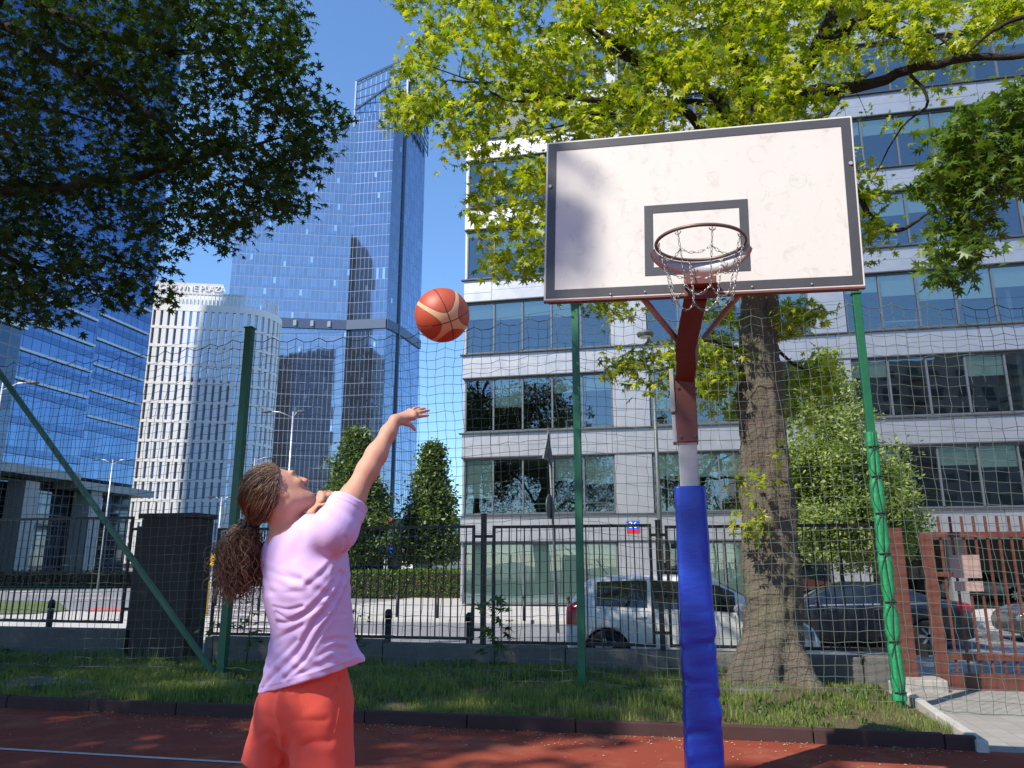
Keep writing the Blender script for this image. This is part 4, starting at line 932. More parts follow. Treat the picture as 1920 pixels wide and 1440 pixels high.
# green net posts
NY = 9.16
def net_post(x, z0, z1, w, label, wrap=False, lean=0.0):
    e = empty('net_post', (x, NY, z0)); tag(e, label, 'post', 'green posts carrying the ball net')
    b = MB(); H_ = z1 - z0; b.bb(-w, w, -w, w, -.12, H_); b.build('pole', M_GREENP, e, .004)
    b = MB(); b.bb(-w - .012, w + .012, -w - .012, w + .012, H_ + .001, H_ + .02); b.build('cap', M_GREENP, e)
    b = MB(); b.bb(-w - .05, w + .05, -w - .05, w + .05, -.1, .03); b.build('base', M_CONC, e, .01)
    return e, H_
net_post(-10.5, .1, 4.62, .045, 'green net post at the far end of the leaning brace')
net_post(-5.68, .12, 4.63, .05, 'dark green net post at the lower end of the diagonal brace')
net_post(-1.17, .08, 4.68, .043, 'slim green net post rising behind the left corner of the backboard')
net_post(5.6, -.06, 4.5, .045, 'green net post beyond the right edge of the picture')
e, H_ = net_post(2.13, -.05, 4.53, .042, 'green net post wrapped in bright laced tarpaulin beside the gate')
b = MB(); ties = [.22, .72, 1.12, 1.62, 2.05, 2.45, 2.78]; zs = np.linspace(.14, 2.95, 90); rings = []
for z in zs:
    dmin = min(abs(z - t_) for t_ in ties); k = math.exp(-(dmin / .05) ** 2); w = .066 - .010 * k + .005 * math.sin(z * 9) + .003 * math.sin(z * 41); dpt = .056 - .006 * k
    if z > 2.8: w *= 1 - (z - 2.8) * 1.4
    rings.append([(w * sx * (1 if abs(sx) == 1 else 1), dpt * sy, z) for sx, sy in [(-1, -.25), (-.75, -.9), (-.12, -1.0), (0, -.86), (.12, -1.0), (.75, -.9), (1, -.25), (1, .6), (0, 1), (-1, .6)]])
n_ = 10; b.add([v for r_ in rings for v in r_], [(i * n_ + k, i * n_ + (k + 1) % n_, (i + 1) * n_ + (k + 1) % n_, (i + 1) * n_ + k) for i in range(len(zs) - 1) for k in range(n_)], 0, True)
wr = b.build('tarpaulin_wrap', M_GREENT, e)
b = MB(); M_CORD = pm('dark_cord', (.03, .035, .03), .8)
b.tube([(.0 + .012 * math.sin(z * 7), -.060, z) for z in np.linspace(.1, 2.95, 30)], .006, 5)
for a, c in zip(ties, ties[1:]):
    for s in (-1, 1): b.tube([(s * .075 * math.sin(math.pi * t), -.066, a + (c - a) * t) for t in np.linspace(0, 1, 8)], .004, 4)
for t_ in ties: b.tube([(-.06, -.05, t_), (0, -.075, t_ + .01), (.06, -.05, t_)], .008, 5)
b.build('lacing', M_CORD, wr)
b = MB(); q1 = Vector((-5.77, NY - .05, .16)); q2 = Vector((-9.42, NY - .05, 3.95)); q2 = q1 + (q2 - q1) * 1.24; b.beam(q1, q2, .06, .06); tag(b.build('brace', M_GREENP, bevel=.004), 'long diagonal green steel brace leaning to the foot of a net post', 'brace')
# net
def net_span(b, x0, x1, zb0, zb1, zt0, zt1, seed):
    r = np.random.default_rng(seed); cell = .118; nx = max(3, round((x1 - x0) / cell)); nz = round((zt0 - zb0) / cell)
    U, W = np.meshgrid(np.linspace(0, 1, nx + 1), np.linspace(0, 1, nz + 1), indexing='ij')
    zb = zb0 + (zb1 - zb0) * U; ztp = zt0 + (zt1 - zt0) * U
    scal = np.abs(((np.arange(nx + 1) % 3) - 0) * 0.0) + np.where(np.arange(nx + 1) % 3 == 0, 0, -.055); edge = np.minimum(U * nx, (1 - U) * nx)
    drop = scal[:, None] * W ** 6 - .16 * np.sin(np.pi * U) * (.35 + .65 * W) * .8
    Zc = zb + (ztp - zb) * W + drop
    ph = r.uniform(0, 6.28, 6)
    Xc = x0 + (x1 - x0) * U + .03 * np.sin(W * 7 + ph[0] + U * 5) * np.sin(np.pi * U) + .012 * np.sin(W * 19 + ph[1]) * np.sin(U * 23 + ph[2]) + r.normal(0, .006, U.shape)
    Zc += .02 * np.sin(U * 9 + ph[3]) * np.sin(W * 8 + ph[4]) * np.sin(np.pi * W) + r.normal(0, .006, U.shape)
    Yc = NY + .07 * np.sin(U * 4.2 + ph[5]) * np.sin(np.pi * W) * np.sin(np.pi * U) - .03 + r.normal(0, .004, U.shape)
    P = np.stack([Xc, Yc, Zc], -1)
    lines = [P[i] for i in range(nx + 1)] + [P[:, j] for j in range(nz + 1)]
    for L in lines: b.append((L, .0032))
    for L, rr in [(P[:, 0], .006), (P[:, -1], .006)]: b.append((L, rr))
    wz = np.linspace(zt0 + .05, zt1 + .05, 24) - .10 * np.sin(np.pi * np.linspace(0, 1, 24)); wire = np.stack([np.linspace(x0, x1, 24), np.full(24, NY - .03), wz], -1); b.append((wire, .0022))
    for i in range(0, nx + 1, 3):
        wzi = zt0 + .05 + (zt1 - zt0) * i / nx - .10 * math.sin(math.pi * i / nx); b.append((np.array([P[i, -1], [P[i, -1, 0], NY - .03, wzi]]), .003))
    return b
def tri_tubes(lines):
    VV = []; FF = []; base = 0
    for L, r in lines:
        d = np.gradient(L, axis=0); d /= np.linalg.norm(d, axis=1)[:, None] + 1e-9
        ref = np.where(np.abs(d[:, 2:3]) > .8, np.array([[0, 1., 0]]), np.array([[0, 0, 1.]])); a = np.cross(d, ref); a /= np.linalg.norm(a, axis=1)[:, None]; c = np.cross(d, a)
        ring = np.stack([L + r * (a * math.cos(t) + c * math.sin(t)) for t in (0.3, 2.394, 4.489)], 1); n = len(L)
        i = base + np.arange(n - 1)[:, None] * 3; FF.append(np.concatenate([np.concatenate([i + k, i + (k + 1) % 3, i + 3 + (k + 1) % 3, i + 3 + k], 1) for k in range(3)])); VV.append(ring.reshape(-1, 3)); base += n * 3
    return np.concatenate(VV), np.concatenate(FF)
ls = []
net_span(ls, -10.5, -5.68, .22, .22, 4.42, 4.50, 1); net_span(ls, -5.68, -1.17, .22, .18, 4.50, 4.55, 2); net_span(ls, -1.17, 2.13, .18, .08, 4.55, 4.42, 3); net_span(ls, 2.13, 5.6, .02, .02, 4.42, 4.40, 4)
V, Fq = tri_tubes(ls); tag(npmesh('ball_net', V, [Fq], pm('grey_green_net_cord', (.095, .125, .105), .8, var=.2, scale=3)), 'square mesh ball net hung between the green posts', 'net')

# saplings rooted along the fence
def sapling(px, py0, py1, Y, n, sz, sd, lb):
    r = np.random.default_rng(sd); p0, p1 = aty(px, py0, Y), aty(px, py1, Y); h = p1.z - p0.z; e = empty('sapling', p0); tag(e, lb, 'plant')
    b = MB(); st = [(0, 0, -.05), (.02 * h, 0, h * .35), (-.03 * h, .02, h * .7), (.03, 0, h)]; b.tube(smooth_path(st, 4), [.009] * 6 + [.006] * 4 + [.003] * 3, 5); pts = []
    for i in range(n):
        t = r.uniform(.25, 1.0); q = np.array((.0, 0, h * t)); a = r.uniform(0, 6.28); o = np.array((math.cos(a), math.sin(a) * .6, r.uniform(-.1, .35))) * r.uniform(.08, .24); b.tube([q, q + o * .6 + np.array([0, 0, .02]), q + o], .002, 3, cap=False); pts.append(q + o)
    b.build('stem', M_DBARK, e); leaf_cloud('leaves', np.array(pts), sz, L_MID, e, sd, flat=.5, droop=.6)
sapling(925, 1265, 1120, 10.3, 34, .17, 1, 'young maple sapling growing in front of the middle fence post')
sapling(462, 1240, 1125, 10.3, 26, .13, 2, 'small leafy sapling against the fence behind the ponytail')
sapling(668, 1230, 1140, 10.4, 14, .12, 3, 'thin sapling at the fence right of the lilac shirt')
sapling(395, 1240, 1150, 10.45, 12, .12, 4, 'tiny sapling at the foot of the dark pillar')

# ================================================================ street things
M_LAMP = pm('galvanised_lamp_steel', (.50, .52, .54), .4, .5, var=.1); M_DPOLE = pm('dark_grey_pole', (.10, .11, .11), .5, .3)
def lamp(px, py, d, arms, lb, r=.07):
    c = camxy(px, py, d); rr_ = ray(px, py); zt = CAM_H + d * rr_.z / Vector((rr_.x, rr_.y, 0)).dot(HF)
    e = empty('street_lamp', (c.x, c.y, -.3)); tag(e, lb, 'street lamp', 'tall street lamps beyond the fence'); h = zt + .3
    b = MB(); b.tube([(0, 0, 0), (0, 0, h * .5), (0, 0, h)], [r * 1.2, r, r * .7], 10); b.build('pole', M_LAMP, e)
    for a in arms:
        b = MB(); b.tube([(0, 0, h - .35), tuple(CR * a * .5 + Z * (h - .02)), tuple(CR * a * .92 + Z * (h + .02))], r * .5, 7); b.build('arm', M_LAMP, e)
        b = MB(); p = CR * a + Z * (h + .0); b.sphere(p, .28, 10, 6, sc=(1.3, .6, .28)); b.build('lamp_head', M_DPOLE, e)
lamp(550, 772, 45, (-1.6, .45), 'twin arm street lamp rising behind the girl with a long arm to the left')
lamp(6, 718, 34, (1.35,), 'single arm street lamp at the left edge of the picture', .06)
lamp(212, 862, 62, (-1.3, 1.3), 'twin arm street lamp in front of the blue glass block')
lamp(478, 858, 70, (1.5,), 'single arm street lamp against the rounded hotel corner')
lamp(416, 932, 60, (-.8, .8), 'low twin arm street lamp at the foot of the white hotel')
c = aty(1222, 640, 25.2); e = empty('street_lamp', (c.x, 25.2, -.2)); tag(e, 'slim grey street lamp with a flat round head in front of the office', 'street lamp', 'tall street lamps beyond the fence')
zt = aty(1210, 628, 25.2).z + .2
b = MB(); b.tube([(0, 0, 0), (0, 0, 3), (0, 0, zt - .4)], [.085, .075, .05], 10); b.build('pole', M_DPOLE, e)
b = MB(); o = -.2; b.tube([(0, 0, zt - .4), (o * .5, 0, zt - .1), (o, 0, zt)], .03, 6); b.build('arm', M_DPOLE, e)
b = MB(); b.sphere((o, 0, zt + .03), .30, 18, 8, sc=(1, 1, .35)); b.cyl((o, 0, zt - .02), .27, .05, 18); hd_ = b.build('lamp_head', M_DPOLE, e)
b = MB(); b.cyl((o, 0, zt - .07), .2, .04, 18); b.build('diffuser', pm('milky_diffuser', (.6, .6, .55), .4), hd_)
b = MB(); b.bb(-.12, .12, -.12, .12, .0, 1.2); b.build('base', M_DPOLE, e, .02)
# traffic sign seen from its edge
pb, pt = aty(1047, 1188, 21.0), aty(1028, 802, 21.0); e = empty('road_sign', (pb.x, 21.0, -.25)); tag(e, 'leaning dark pole with traffic sign plates seen edge on in front of the office', 'road sign')
lp = lambda t: Vector((0, 0, 0)).lerp(pt - Vector((pb.x, 21.0, -.25)), t)
b = MB(); b.tube([lp(0), lp(1)], .035, 10); b.build('pole', M_DPOLE, e)
sd_ = Vector((math.sin(.36 - YAW), math.cos(.36 - YAW), 0)); q = lp(.90) + Vector((-.03, -.05, 0))
b = MB(); hh = .5; tri = [q + sd_ * -.45 - Z * hh * .75, q + sd_ * .45 - Z * hh * .75, q + Z * hh * .8]; nn = sd_.cross(Z) * .02
b.add([t_ + nn for t_ in tri] + [t_ - nn for t_ in tri], [(0, 1, 2), (5, 4, 3), (0, 3, 4, 1), (1, 4, 5, 2), (2, 5, 3, 0)]); b.build('triangle_plate', M_DPOLE, e)
b = MB(); b.cyl(lp(.60) + Vector((-.05, -.05, 0)), .34, .03, 24, sd_.cross(Z)); b.build('round_plate', M_DPOLE, e)
# bollards
def bollard(px, py, py1, z, lb, grp, Y=None):
    p = atz(px, py, z) if Y is None else Vector((aty(px, 1200, Y).x, Y, z)); e = empty('bollard', p); tag(e, lb, 'bollard', grp); h = aty(px, py1, p.y).z - z
    b = MB(); b.tube([(0, 0, 0), (0, 0, h * .86)], .05, 10); b.build('post', M_BLACKF, e)
    b = MB(); b.tube([(0, 0, h * .87), (0, 0, h * .97), (0, 0, h)], [.058, .055, .03], 10); b.build('cap', M_BLACKF, e)
for px, py1, lb in [(88, 1124, 'black bollard behind the leftmost fence panel'), (727, 1142, 'black bollard just behind the fence right of the lilac shirt'), (880, 1148, 'black bollard just behind the fence beside the maple sapling')]:
    bollard(px, 0, py1, -.22, lb, 'bollards close behind the fence', 11.5)
for px, py, py1, lb in [(744, 1157, 1108, 'thin black bollard on the sunny pavement below the hedge'), (820, 1159, 1112, 'thin black bollard on the sunny pavement left of the office corner'), (983, 1164, 1116, 'thin black bollard in front of the pale green ground floor blinds'), (1066, 1166, 1118, 'thin black bollard behind the tail of the white car'), (484, 1145, 1100, 'thin black bollard behind the girl on the left pavement'), (404, 1136, 1090, 'thin black bollard by the yellow post')]:
    bollard(px, py, py1, -.16, lb, 'bollards on the far pavement')
p = atz(382, 1152, -.2); e = empty('yellow_post', p); tag(e, 'yellow post on the pavement behind the dark pillar', 'post')
b = MB(); b.bb(-.11, .11, -.08, .08, 0, 1.05); b.build('body', M_YEL, e, .02); b = MB(); b.bb(-.13, .13, -.1, .1, 1.051, 1.12); b.build('cap', M_YEL, e, .02)
p = atz(186, 1078, -.3); e = empty('notice_board', p); tag(e, 'square white notice board on two legs left of the dark pillar', 'sign'); 
b = MB(); b.bb(-.95, .95, -.05, .05, .9, 2.9); b.build('panel', pm('cream_board', (.6, .58, .48), .6), e, .05)
for s in (-.6, .6):
    b = MB(); b.bb(s - .05, s + .05, .06, .14, 0, 2.6); b.build('leg', M_DPOLE, e)
# lawns, hedges
def gquad(name, pxs, z, m): 
    b = MB(); b.add([atz(x, y, z) for x, y in pxs], [tuple(range(len(pxs)))]); return tag(b.build(name, m), kind='structure')
M_LAWN = pm('lawn', (.085, .12, .035), .9, var=.45, scale=.8, bump=.5, bscale=6)
gquad('lawn', [(-500, 1102), (420, 1100), (420, 1086), (-500, 1086)], -.255, M_LAWN); gquad('lawn', [(-400, 1156), (60, 1150), (128, 1144), (110, 1128), (-400, 1122)], -.235, M_LAWN)
gquad('pavement', [(-300, 1215), (420, 1200), (420, 1149), (250, 1146), (140, 1146), (60, 1152), (-300, 1160)], -.245, M_PAVE)
gquad('bicycle_crossing', [(158, 1147), (236, 1147), (232, 1138), (176, 1138)], -.240, pm('red_bicycle_paint', (.42, .13, .11), .85, var=.3))
for i, y in enumerate((1132, 1141, 1150, 1160, 1171, 1183)): gquad('road_marking', [(250 if i > 2 else 380, y), (640, y + 3), (640, y + 5.5 + i * .5), (250 if i > 2 else 380, y + 2.5 + i * .5)], -.236, M_PAINT)
for y, x0, x1 in [(1113, 40, 190), (1121, 140, 230), (1109, -60, 60)]: gquad('road_marking', [(x0, y), (x1, y), (x1, y + 1.2), (x0, y + 1.2)], -.250, M_PAINT)
gquad('road_marking', [(650, 1186), (860, 1196), (860, 1199), (650, 1189)], -.25, M_PAINT)
def hedge(name, c, half, z0, z1, n, lm, lb, sd, rot=0.0, ls=.13):
    r = np.random.default_rng(sd); hx, hy = half; e = empty(name, (c[0], c[1], z0), rot); tag(e, lb, 'hedge')
    b = MB(); b.bb(-hx + .12, hx - .12, -hy + .12, hy - .12, 0, z1 - z0 - .15); b.build('stems', M_DBARK, e)
    w = np.array([hx * hy * 4, hx * 2 * (z1 - z0), hx * 2 * (z1 - z0), hy * 4 * (z1 - z0)]); k = r.choice(4, n, p=w / w.sum()); u, v = r.uniform(-1, 1, n), r.uniform(0, 1, n); H_ = z1 - z0
    P = np.stack([np.where(k == 3, np.sign(r.uniform(-1, 1, n)) * hx, u * hx), np.where(k == 0, r.uniform(-1, 1, n) * hy, np.where(k == 1, -hy, np.where(k == 2, hy, r.uniform(-1, 1, n) * hy))), np.where(k == 0, H_, v * H_)], -1) + r.normal(0, .06, (n, 3))
    leaf_cloud('foliage', P, ls, lm, e, sd, 'simple', flat=1.0)
c = camxy(742, 1110, 44.5); hedge('hedge', (c.x - 1.6, c.y), (2.6, .8), -.2, 1.2, 5200, L_MID, 'clipped green hedge left of the gap on the sunny pavement', 61, -.1)
c = camxy(842, 1110, 42.0); hedge('hedge', (c.x - .6, c.y + 1), (2.4, .8), -.2, 1.25, 5200, L_MID, 'clipped green hedge running to the office corner', 62, -.1)
L_HEATH = m_leaf('brownish_hedge_leaf', (.09, .07, .035), (.13, .10, .05), (.12, .14, .05), .3)
c = camxy(60, 1080, 74); hedge('hedge', (c.x, c.y), (22, 1.4), -.25, .95, 9000, L_HEATH, 'long low brownish hedge beyond the road at the left', 63, YAW, .28)
# small signs at the side street
def sign(px, py, d, w, h, m, lb, ph=2.2):
    c = camxy(px, py, d); r_ = ray(px, py); z = CAM_H + d * r_.z / Vector((r_.x, r_.y, 0)).dot(HF); e = empty('street_sign', (c.x, c.y, -.25), YAW); tag(e, lb, 'sign')
    b = MB(); b.bb(-w / 2, w / 2, -.04, .04, z + .25 - h / 2, z + .25 + h / 2); b.build('panel', m, e, .02); b = MB(); b.bb(-.05, .05, .05, .15, 0, z + .25); b.build('pole', M_LAMP, e)
sign(722, 1012, 60, 1.2, 1.0, M_BLUE, 'upper blue sign between the two pyramid trees'); sign(726, 1036, 62, .9, .8, M_BLUE, 'lower blue sign between the two pyramid trees')
sign(725, 980, 58, .9, .7, M_RED, 'small red sign above the blue ones beside the raised arm'); sign(764, 1050, 64, .9, 4.4, M_WHITE, 'tall white totem sign left of the slim pyramid tree')
sign(398, 1050, 60, .7, .8, M_YEL, 'yellow street sign right of the dark pillar')

# ================================================================ cars
M_TYRE = pm('tyre_rubber', (.015, .015, .016), .85, var=.2); M_RIM = pm('alloy_rim', (.45, .46, .48), .3, .8); M_CGLASS = pm('car_window_glass', (.012, .016, .018), .03, 0, var=.05, spec=.9)
M_TAIL = pm('red_tail_lamp', (.42, .008, .012), .12, var=.1); M_HEAD = pm('headlamp_glass', (.16, .17, .19), .08, .4, var=.1); M_TRIM = pm('black_car_trim', (.012, .012, .013), .5); M_UNDER = pm('dark_wheel_well', (.006, .006, .006), .9)
def m_paint(name, c): return pm(name, c, .32, 0, var=.03, scale=2, Coat_Weight=.8, Coat_Roughness=.06)
def car(name, loc, rz, label, prof, paint, wheels, group=None):
    """prof: rows x, z_bottom, z_belt, z_roof, w_body, w_roof (front is +x)"""
    e = empty(name, loc, rz); tag(e, label, 'car', group); A = np.array(prof, float); xs = A[:, 0]
    def row(x): return [np.interp(x, xs, A[:, k]) for k in range(1, 6)]
    def ctrl(x):
        zb, zl, zr, w, wr = row(x); g = zr - zl
        return np.array([(0, zb), (w * .86, zb), (w * .97, zb + .09), (w, zb + (zl - zb) * .5), (w * .965, zl), (wr + (w * .93 - wr) * .08, zl + g * .88), (wr * .72, zr), (0, zr + .015)])
    def surf(x, t, off=0.0):
        c = ctrl(x); i = min(int(t), 6); f = t - i
        p0, p1, p2, p3 = c[max(i - 1, 0)], c[i], c[i + 1], c[min(i + 2, 7)]
        T = .35; m1, m2 = (p2 - p0) * T, (p3 - p1) * T
        q = (2 * f ** 3 - 3 * f * f + 1) * p1 + (f ** 3 - 2 * f * f + f) * m1 + (-2 * f ** 3 + 3 * f * f) * p2 + (f ** 3 - f * f) * m2
        return Vector((x, q[0], q[1]))
    X = sorted(set(list(np.linspace(xs[0], xs[-1], 70)) + list(xs))); T = [0, .5, 1, 1.35, 1.7, 2, 2.35, 2.7, 3, 3.35, 3.7, 4, 4.25, 4.5, 4.75, 5, 5.25, 5.5, 5.75, 6, 6.5, 7]
    b = MB(); rings = []
    for x in X: half = [surf(x, t) for t in T]; rings.append(half + [Vector((p.x, -p.y, p.z)) for p in half[-2:0:-1]])
    n = len(rings[0]); b.add([v for r_ in rings for v in r_], [(i * n + k, (i + 1) * n + k, (i + 1) * n + (k + 1) % n, i * n + (k + 1) % n) for i in range(len(X) - 1) for k in range(n)], 0, True)
    b.f.append(tuple(range(n))); b.f.append(tuple(reversed([(len(X) - 1) * n + k for k in range(n)]))); b.m += [0, 0]; b.sm += [False, False]
    body = b.build('body', [paint, M_UNDER], e)
    bm = bmesh.new(); bm.from_mesh(body.data); bmesh.ops.recalc_face_normals(bm, faces=bm.faces); bm.to_mesh(body.data); bm.free()
    ws = A[:, 4].max(); cut = MB()
    for wx, wr_ in wheels:
        for s in (-1, 1): cut.cyl((wx, s * (ws - .06), wr_ - .02), wr_ + .055, .42, 28, (0, 1, 0), 0)
    co = cut.build('cutter', [M_UNDER]); co.parent = e
    md = body.modifiers.new('arch', 'BOOLEAN'); md.object = co; md.solver = 'EXACT'; md.operation = 'DIFFERENCE'
    bpy.context.view_layer.update(); dg = bpy.context.evaluated_depsgraph_get(); me = bpy.data.meshes.new_from_object(body.evaluated_get(dg)); body.modifiers.clear(); body.data = me; bpy.data.objects.remove(co)
    def patch(pname, x0, x1, t0, t1, m, off=.006, sides=(1, -1), nx=10, nt=6, parent=None, both=False):
        whole = MB() if t1 >= 7 else None
        for s in sides:
            q = whole or MB(); P = [[surf(x, t) for t in np.linspace(t0, t1, nt + 1)] for x in np.linspace(x0, x1, nx + 1)]
            vs = []
            for i in range(nx + 1):
                for j in range(nt + 1):
                    a = P[min(i + 1, nx)][j] - P[max(i - 1, 0)][j]; c = P[i][min(j + 1, nt)] - P[i][max(j - 1, 0)]; nn = a.cross(c); nn = nn.normalized() if nn.length > 1e-9 else Vector((0, 1, 0))
                    if nn.y < -1e-6 or (abs(nn.y) < 1e-3 and nn.z < 0): nn = -nn
                    if t0 >= 5 and nn.z < 0: nn = -nn
                    p = P[i][j] + nn * off; vs.append(Vector((p.x, p.y * s, p.z)))
            q.add(vs, [(i * (nt + 1) + j, (i + 1) * (nt + 1) + j, (i + 1) * (nt + 1) + j + 1, i * (nt + 1) + j + 1) for i in range(nx) for j in range(nt)], 0, True)
            if whole is None: q.build(pname, m, parent or e)
        if whole is not None: whole.build(pname, m, parent or e)
    for wx, wr_ in wheels:
        for s in (-1, 1):
            y = s * (ws - .11); b = MB(); b.tube([(wx, y - .1, wr_), (wx, y - .085, wr_), (wx, y + .085, wr_), (wx, y + .1, wr_)], [wr_ * .9, wr_, wr_, wr_ * .9], 32); wo_ = b.build('wheel', M_TYRE, e)
            b = MB(); yo = y + s * .101; b.cyl((wx, yo, wr_), wr_ * .66, .012, 28, (0, 1, 0))
            for k in range(7): a = 2 * math.pi * k / 7; b.beam((wx, yo + s * .012, wr_), (wx + math.cos(a) * wr_ * .62, yo + s * .012, wr_ + math.sin(a) * wr_ * .62), .05, .02, (0, 1, 0), 1)
            b.build('rim', [M_UNDER, M_RIM], wo_)
    return e, patch, surf, row
white = m_paint('white_car_paint', (.62, .62, .60)); black = m_paint('black_car_paint', (.012, .013, .018)); grey = m_paint('grey_car_paint', (.03, .032, .036)); silver = m_paint('silver_car_paint', (.42, .43, .45))
HATCH = [(a, c, d, e * .975, f, g) for a, c, d, e, f, g in [(-1.93, .34, .80, .83, .66, .55), (-1.90, .27, .93, .99, .74, .60), (-1.80, .22, .96, 1.20, .79, .58), (-1.66, .20, .965, 1.40, .81, .56), (-1.45, .19, .96, 1.475, .825, .56), (-.8, .19, .94, 1.51, .825, .57), (0, .19, .92, 1.50, .825, .57), (.45, .19, .905, 1.44, .825, .56), (.80, .19, .895, 1.25, .825, .56), (1.16, .19, .885, .99, .82, .60), (1.30, .19, .86, .92, .81, .62), (1.65, .20, .76, .83, .78, .60), (1.85, .23, .62, .72, .70, .52), (1.93, .32, .52, .58, .58, .42)]]
def details(e, patch, surf, x, kind):
    patch('side_window', x[0], x[1], 4.12, 4.93, M_CGLASS); patch('side_window', x[2], x[3], 4.10, 4.93, M_CGLASS)
    patch('windscreen', x[4], x[5], 5.25, 7.0, M_CGLASS, .005, (1, -1)); patch('rear_window', x[6], x[7], 5.3, 7.0, M_CGLASS, .005, (1, -1))
    patch('sill_trim', x[8], x[9], 1.6, 2.1, M_TRIM, .006)
    for s in (-1, 1):
        for dx in x[10]:
            p = surf(dx, 3.72); b = MB(); b.tube([(p.x - .09, s * (p.y + .012), p.z), (p.x, s * (p.y + .035), p.z), (p.x + .09, s * (p.y + .012), p.z)], .013, 6); b.build('door_handle', paint_of(e), e)
        b = MB()
        for dx in x[11]:
            pts = [surf(dx + .03 * math.sin((t - 2) * 1.2), t) for t in np.linspace(2.1, 4.0, 14)]; b.tube([(p.x, s * (p.y + .0015), p.z) for p in pts], .004, 4, cap=False)
        b.build('door_gap', M_TRIM, e)
        p = surf(x[12], 4.1); b = MB(); b.sphere((p.x, s * (p.y + .1), p.z + .06), .1, 10, 7, sc=(.6, 1, .65)); b.build('wing_mirror', paint_of(e), e)
def paint_of(e): return [c for c in e.children if c.name.startswith('body')][0].data.materials[0]
wx0 = aty(1057, 1160, 12.75).x
e, patch, surf, row = car('parked_car', (wx0 + 1.95, 13.5, -.17), 0.0, 'white hatchback parked behind the fence with its red tail lamp to the left', HATCH, white, [(-1.26, .32), (1.28, .32)], 'cars in the street')
details(e, patch, surf, (-1.42, -.62, -.52, .72, .52, 1.17, -1.88, -1.62, -1.0, 1.0, (-.72, .28), (-1.30, -.57, .68), .74), 0)
patch('tail_lamp', -1.905, -1.70, 3.35, 4.35, M_TAIL, .010); patch('headlamp', 1.52, 1.84, 3.4, 4.2, M_HEAD, .010)
b = MB(); b.tube([(-1.3, 0, 1.48), (-1.48, 0, 1.72)], .006, 5); b.build('aerial', M_TRIM, e)
b = MB(); b.cyl((-1.0, -.826, .74), .075, .006, 20, (0, 1, 0)); b.build('fuel_flap', white, e)
SEDAN = [(-2.33, .36, .82, .86, .70, .58), (-2.30, .28, .95, 1.0, .80, .62), (-2.1, .23, .98, 1.04, .87, .64), (-1.75, .21, .985, 1.08, .90, .62), (-1.35, .20, .975, 1.22, .91, .58), (-.95, .19, .965, 1.36, .91, .56), (-.5, .19, .955, 1.42, .91, .57), (.1, .19, .94, 1.42, .91, .57), (.45, .19, .93, 1.35, .91, .56), (.85, .19, .92, 1.15, .91, .60), (1.2, .19, .905, .99, .90, .66), (1.5, .19, .86, .93, .89, .66), (1.95, .20, .76, .85, .86, .62), (2.22, .24, .64, .75, .78, .52), (2.33, .32, .56, .62, .66, .42)]
sx = (aty(1502, 1177, 18.6).x + aty(1723, 1190, 18.6).x) / 2
SED_X = (-1.25, -.36, -.26, .80, .42, 1.22, -1.80, -.98, -1.0, 1.0, (-.42, .5), (-1.05, -.31, .86), .80)
def sedan(loc, rz, lb, paint):
    e, patch, surf, row = car('parked_car', loc, rz, lb, SEDAN, paint, [(-1.38, .325), (1.40, .325)], 'cars in the street'); details(e, patch, surf, SED_X, 1)
    patch('tail_lamp', -2.31, -2.02, 3.6, 4.3, M_TAIL, .010); patch('headlamp', 1.85, 2.26, 3.5, 4.15, M_HEAD, .010); patch('window_trim', -1.6, 1.0, 4.0, 4.08, M_RIM, .008)
sedan((sx, 19.5, -.32), math.pi, 'black saloon car between the big tree trunk and the rust brown gate post', black)
p = aty(1893, 1180, 20.3); sedan((p.x + 2.5, 21.2, -.30), math.pi, 'dark grey car whose nose shows at the right edge behind the gate', grey)
p = aty(1842, 1120, 41.5); sedan((p.x, 42.5, -.2), .25, 'distant silver car in the dark passage under the office', silver)
# ================================================================ basketball hoop
ho = empty('basketball_hoop', (.07, 5.65, 0)); tag(ho, 'outdoor basketball hoop with white backboard, chain net and blue padded pole', 'basketball hoop')
M_HRUST = pm('red_brown_hoop_steel', (.13, .040, .032), .5, 0, var=.25, scale=8, bump=.1); M_GALV = pm('galvanised_steel', (.36, .37, .38), .5, .2, var=.25, scale=12); M_HDARK = pm('dark_hoop_steel', (.10, .10, .11), .5, .4)
def m_board():
    t = NT('weathered_white_board'); c = t.coord('Object'); a = t.noise(c, 2.2, 5, .6); sm = t.noise(c, 9, 6, .72); v = t.voronoi(c, 5.5); dots = t.noise(c, 38, 3, .6)
    col = t.mix(a, (.58, .555, .50), (.65, .63, .58))
    smudge = sm.m('SUBTRACT', .56).m('MAXIMUM', 0.0) * 3.2
    col = t.mix((smudge * 1.5).m('MINIMUM', .8), col, (.46, .40, .34)); ring_ = (v - .32).abs().lt(.022) * sm.gt(.48) * .35; col = t.mix(ring_, col, (.5, .46, .42)); col = t.mix(dots.gt(.70) * .22, col, (.35, .32, .3))
    return t.done(t.bsdf(col, .5, 0, t.bump(sm, .06, .01), .4))
M_BOARD = m_board(); M_BMARK = pm('charcoal_board_paint', (.050, .050, .056), .5, var=.2, scale=14)
M_STRUT = pm('grey_strut_paint', (.34, .36, .38), .6, 0, var=.2)
MBd = Matrix.Translation((.175, 4.32, 3.487)) @ Matrix.Rotation(rad(1.6), 4, 'Y')
def part(b, name, m, parent=None, bevel=0.0, M=None):
    if M is not None: b.v = [tuple(M @ Vector(v)) for v in b.v]
    o = b.build(name, m, bevel=bevel)
    if parent is None: return under(o, ho)
    o.parent = parent; return o
b = MB(); b.bb(-.9, .9, .0, .028, -.525, .525); bo = part(b, 'backboard', M_BOARD, None, .004, MBd)
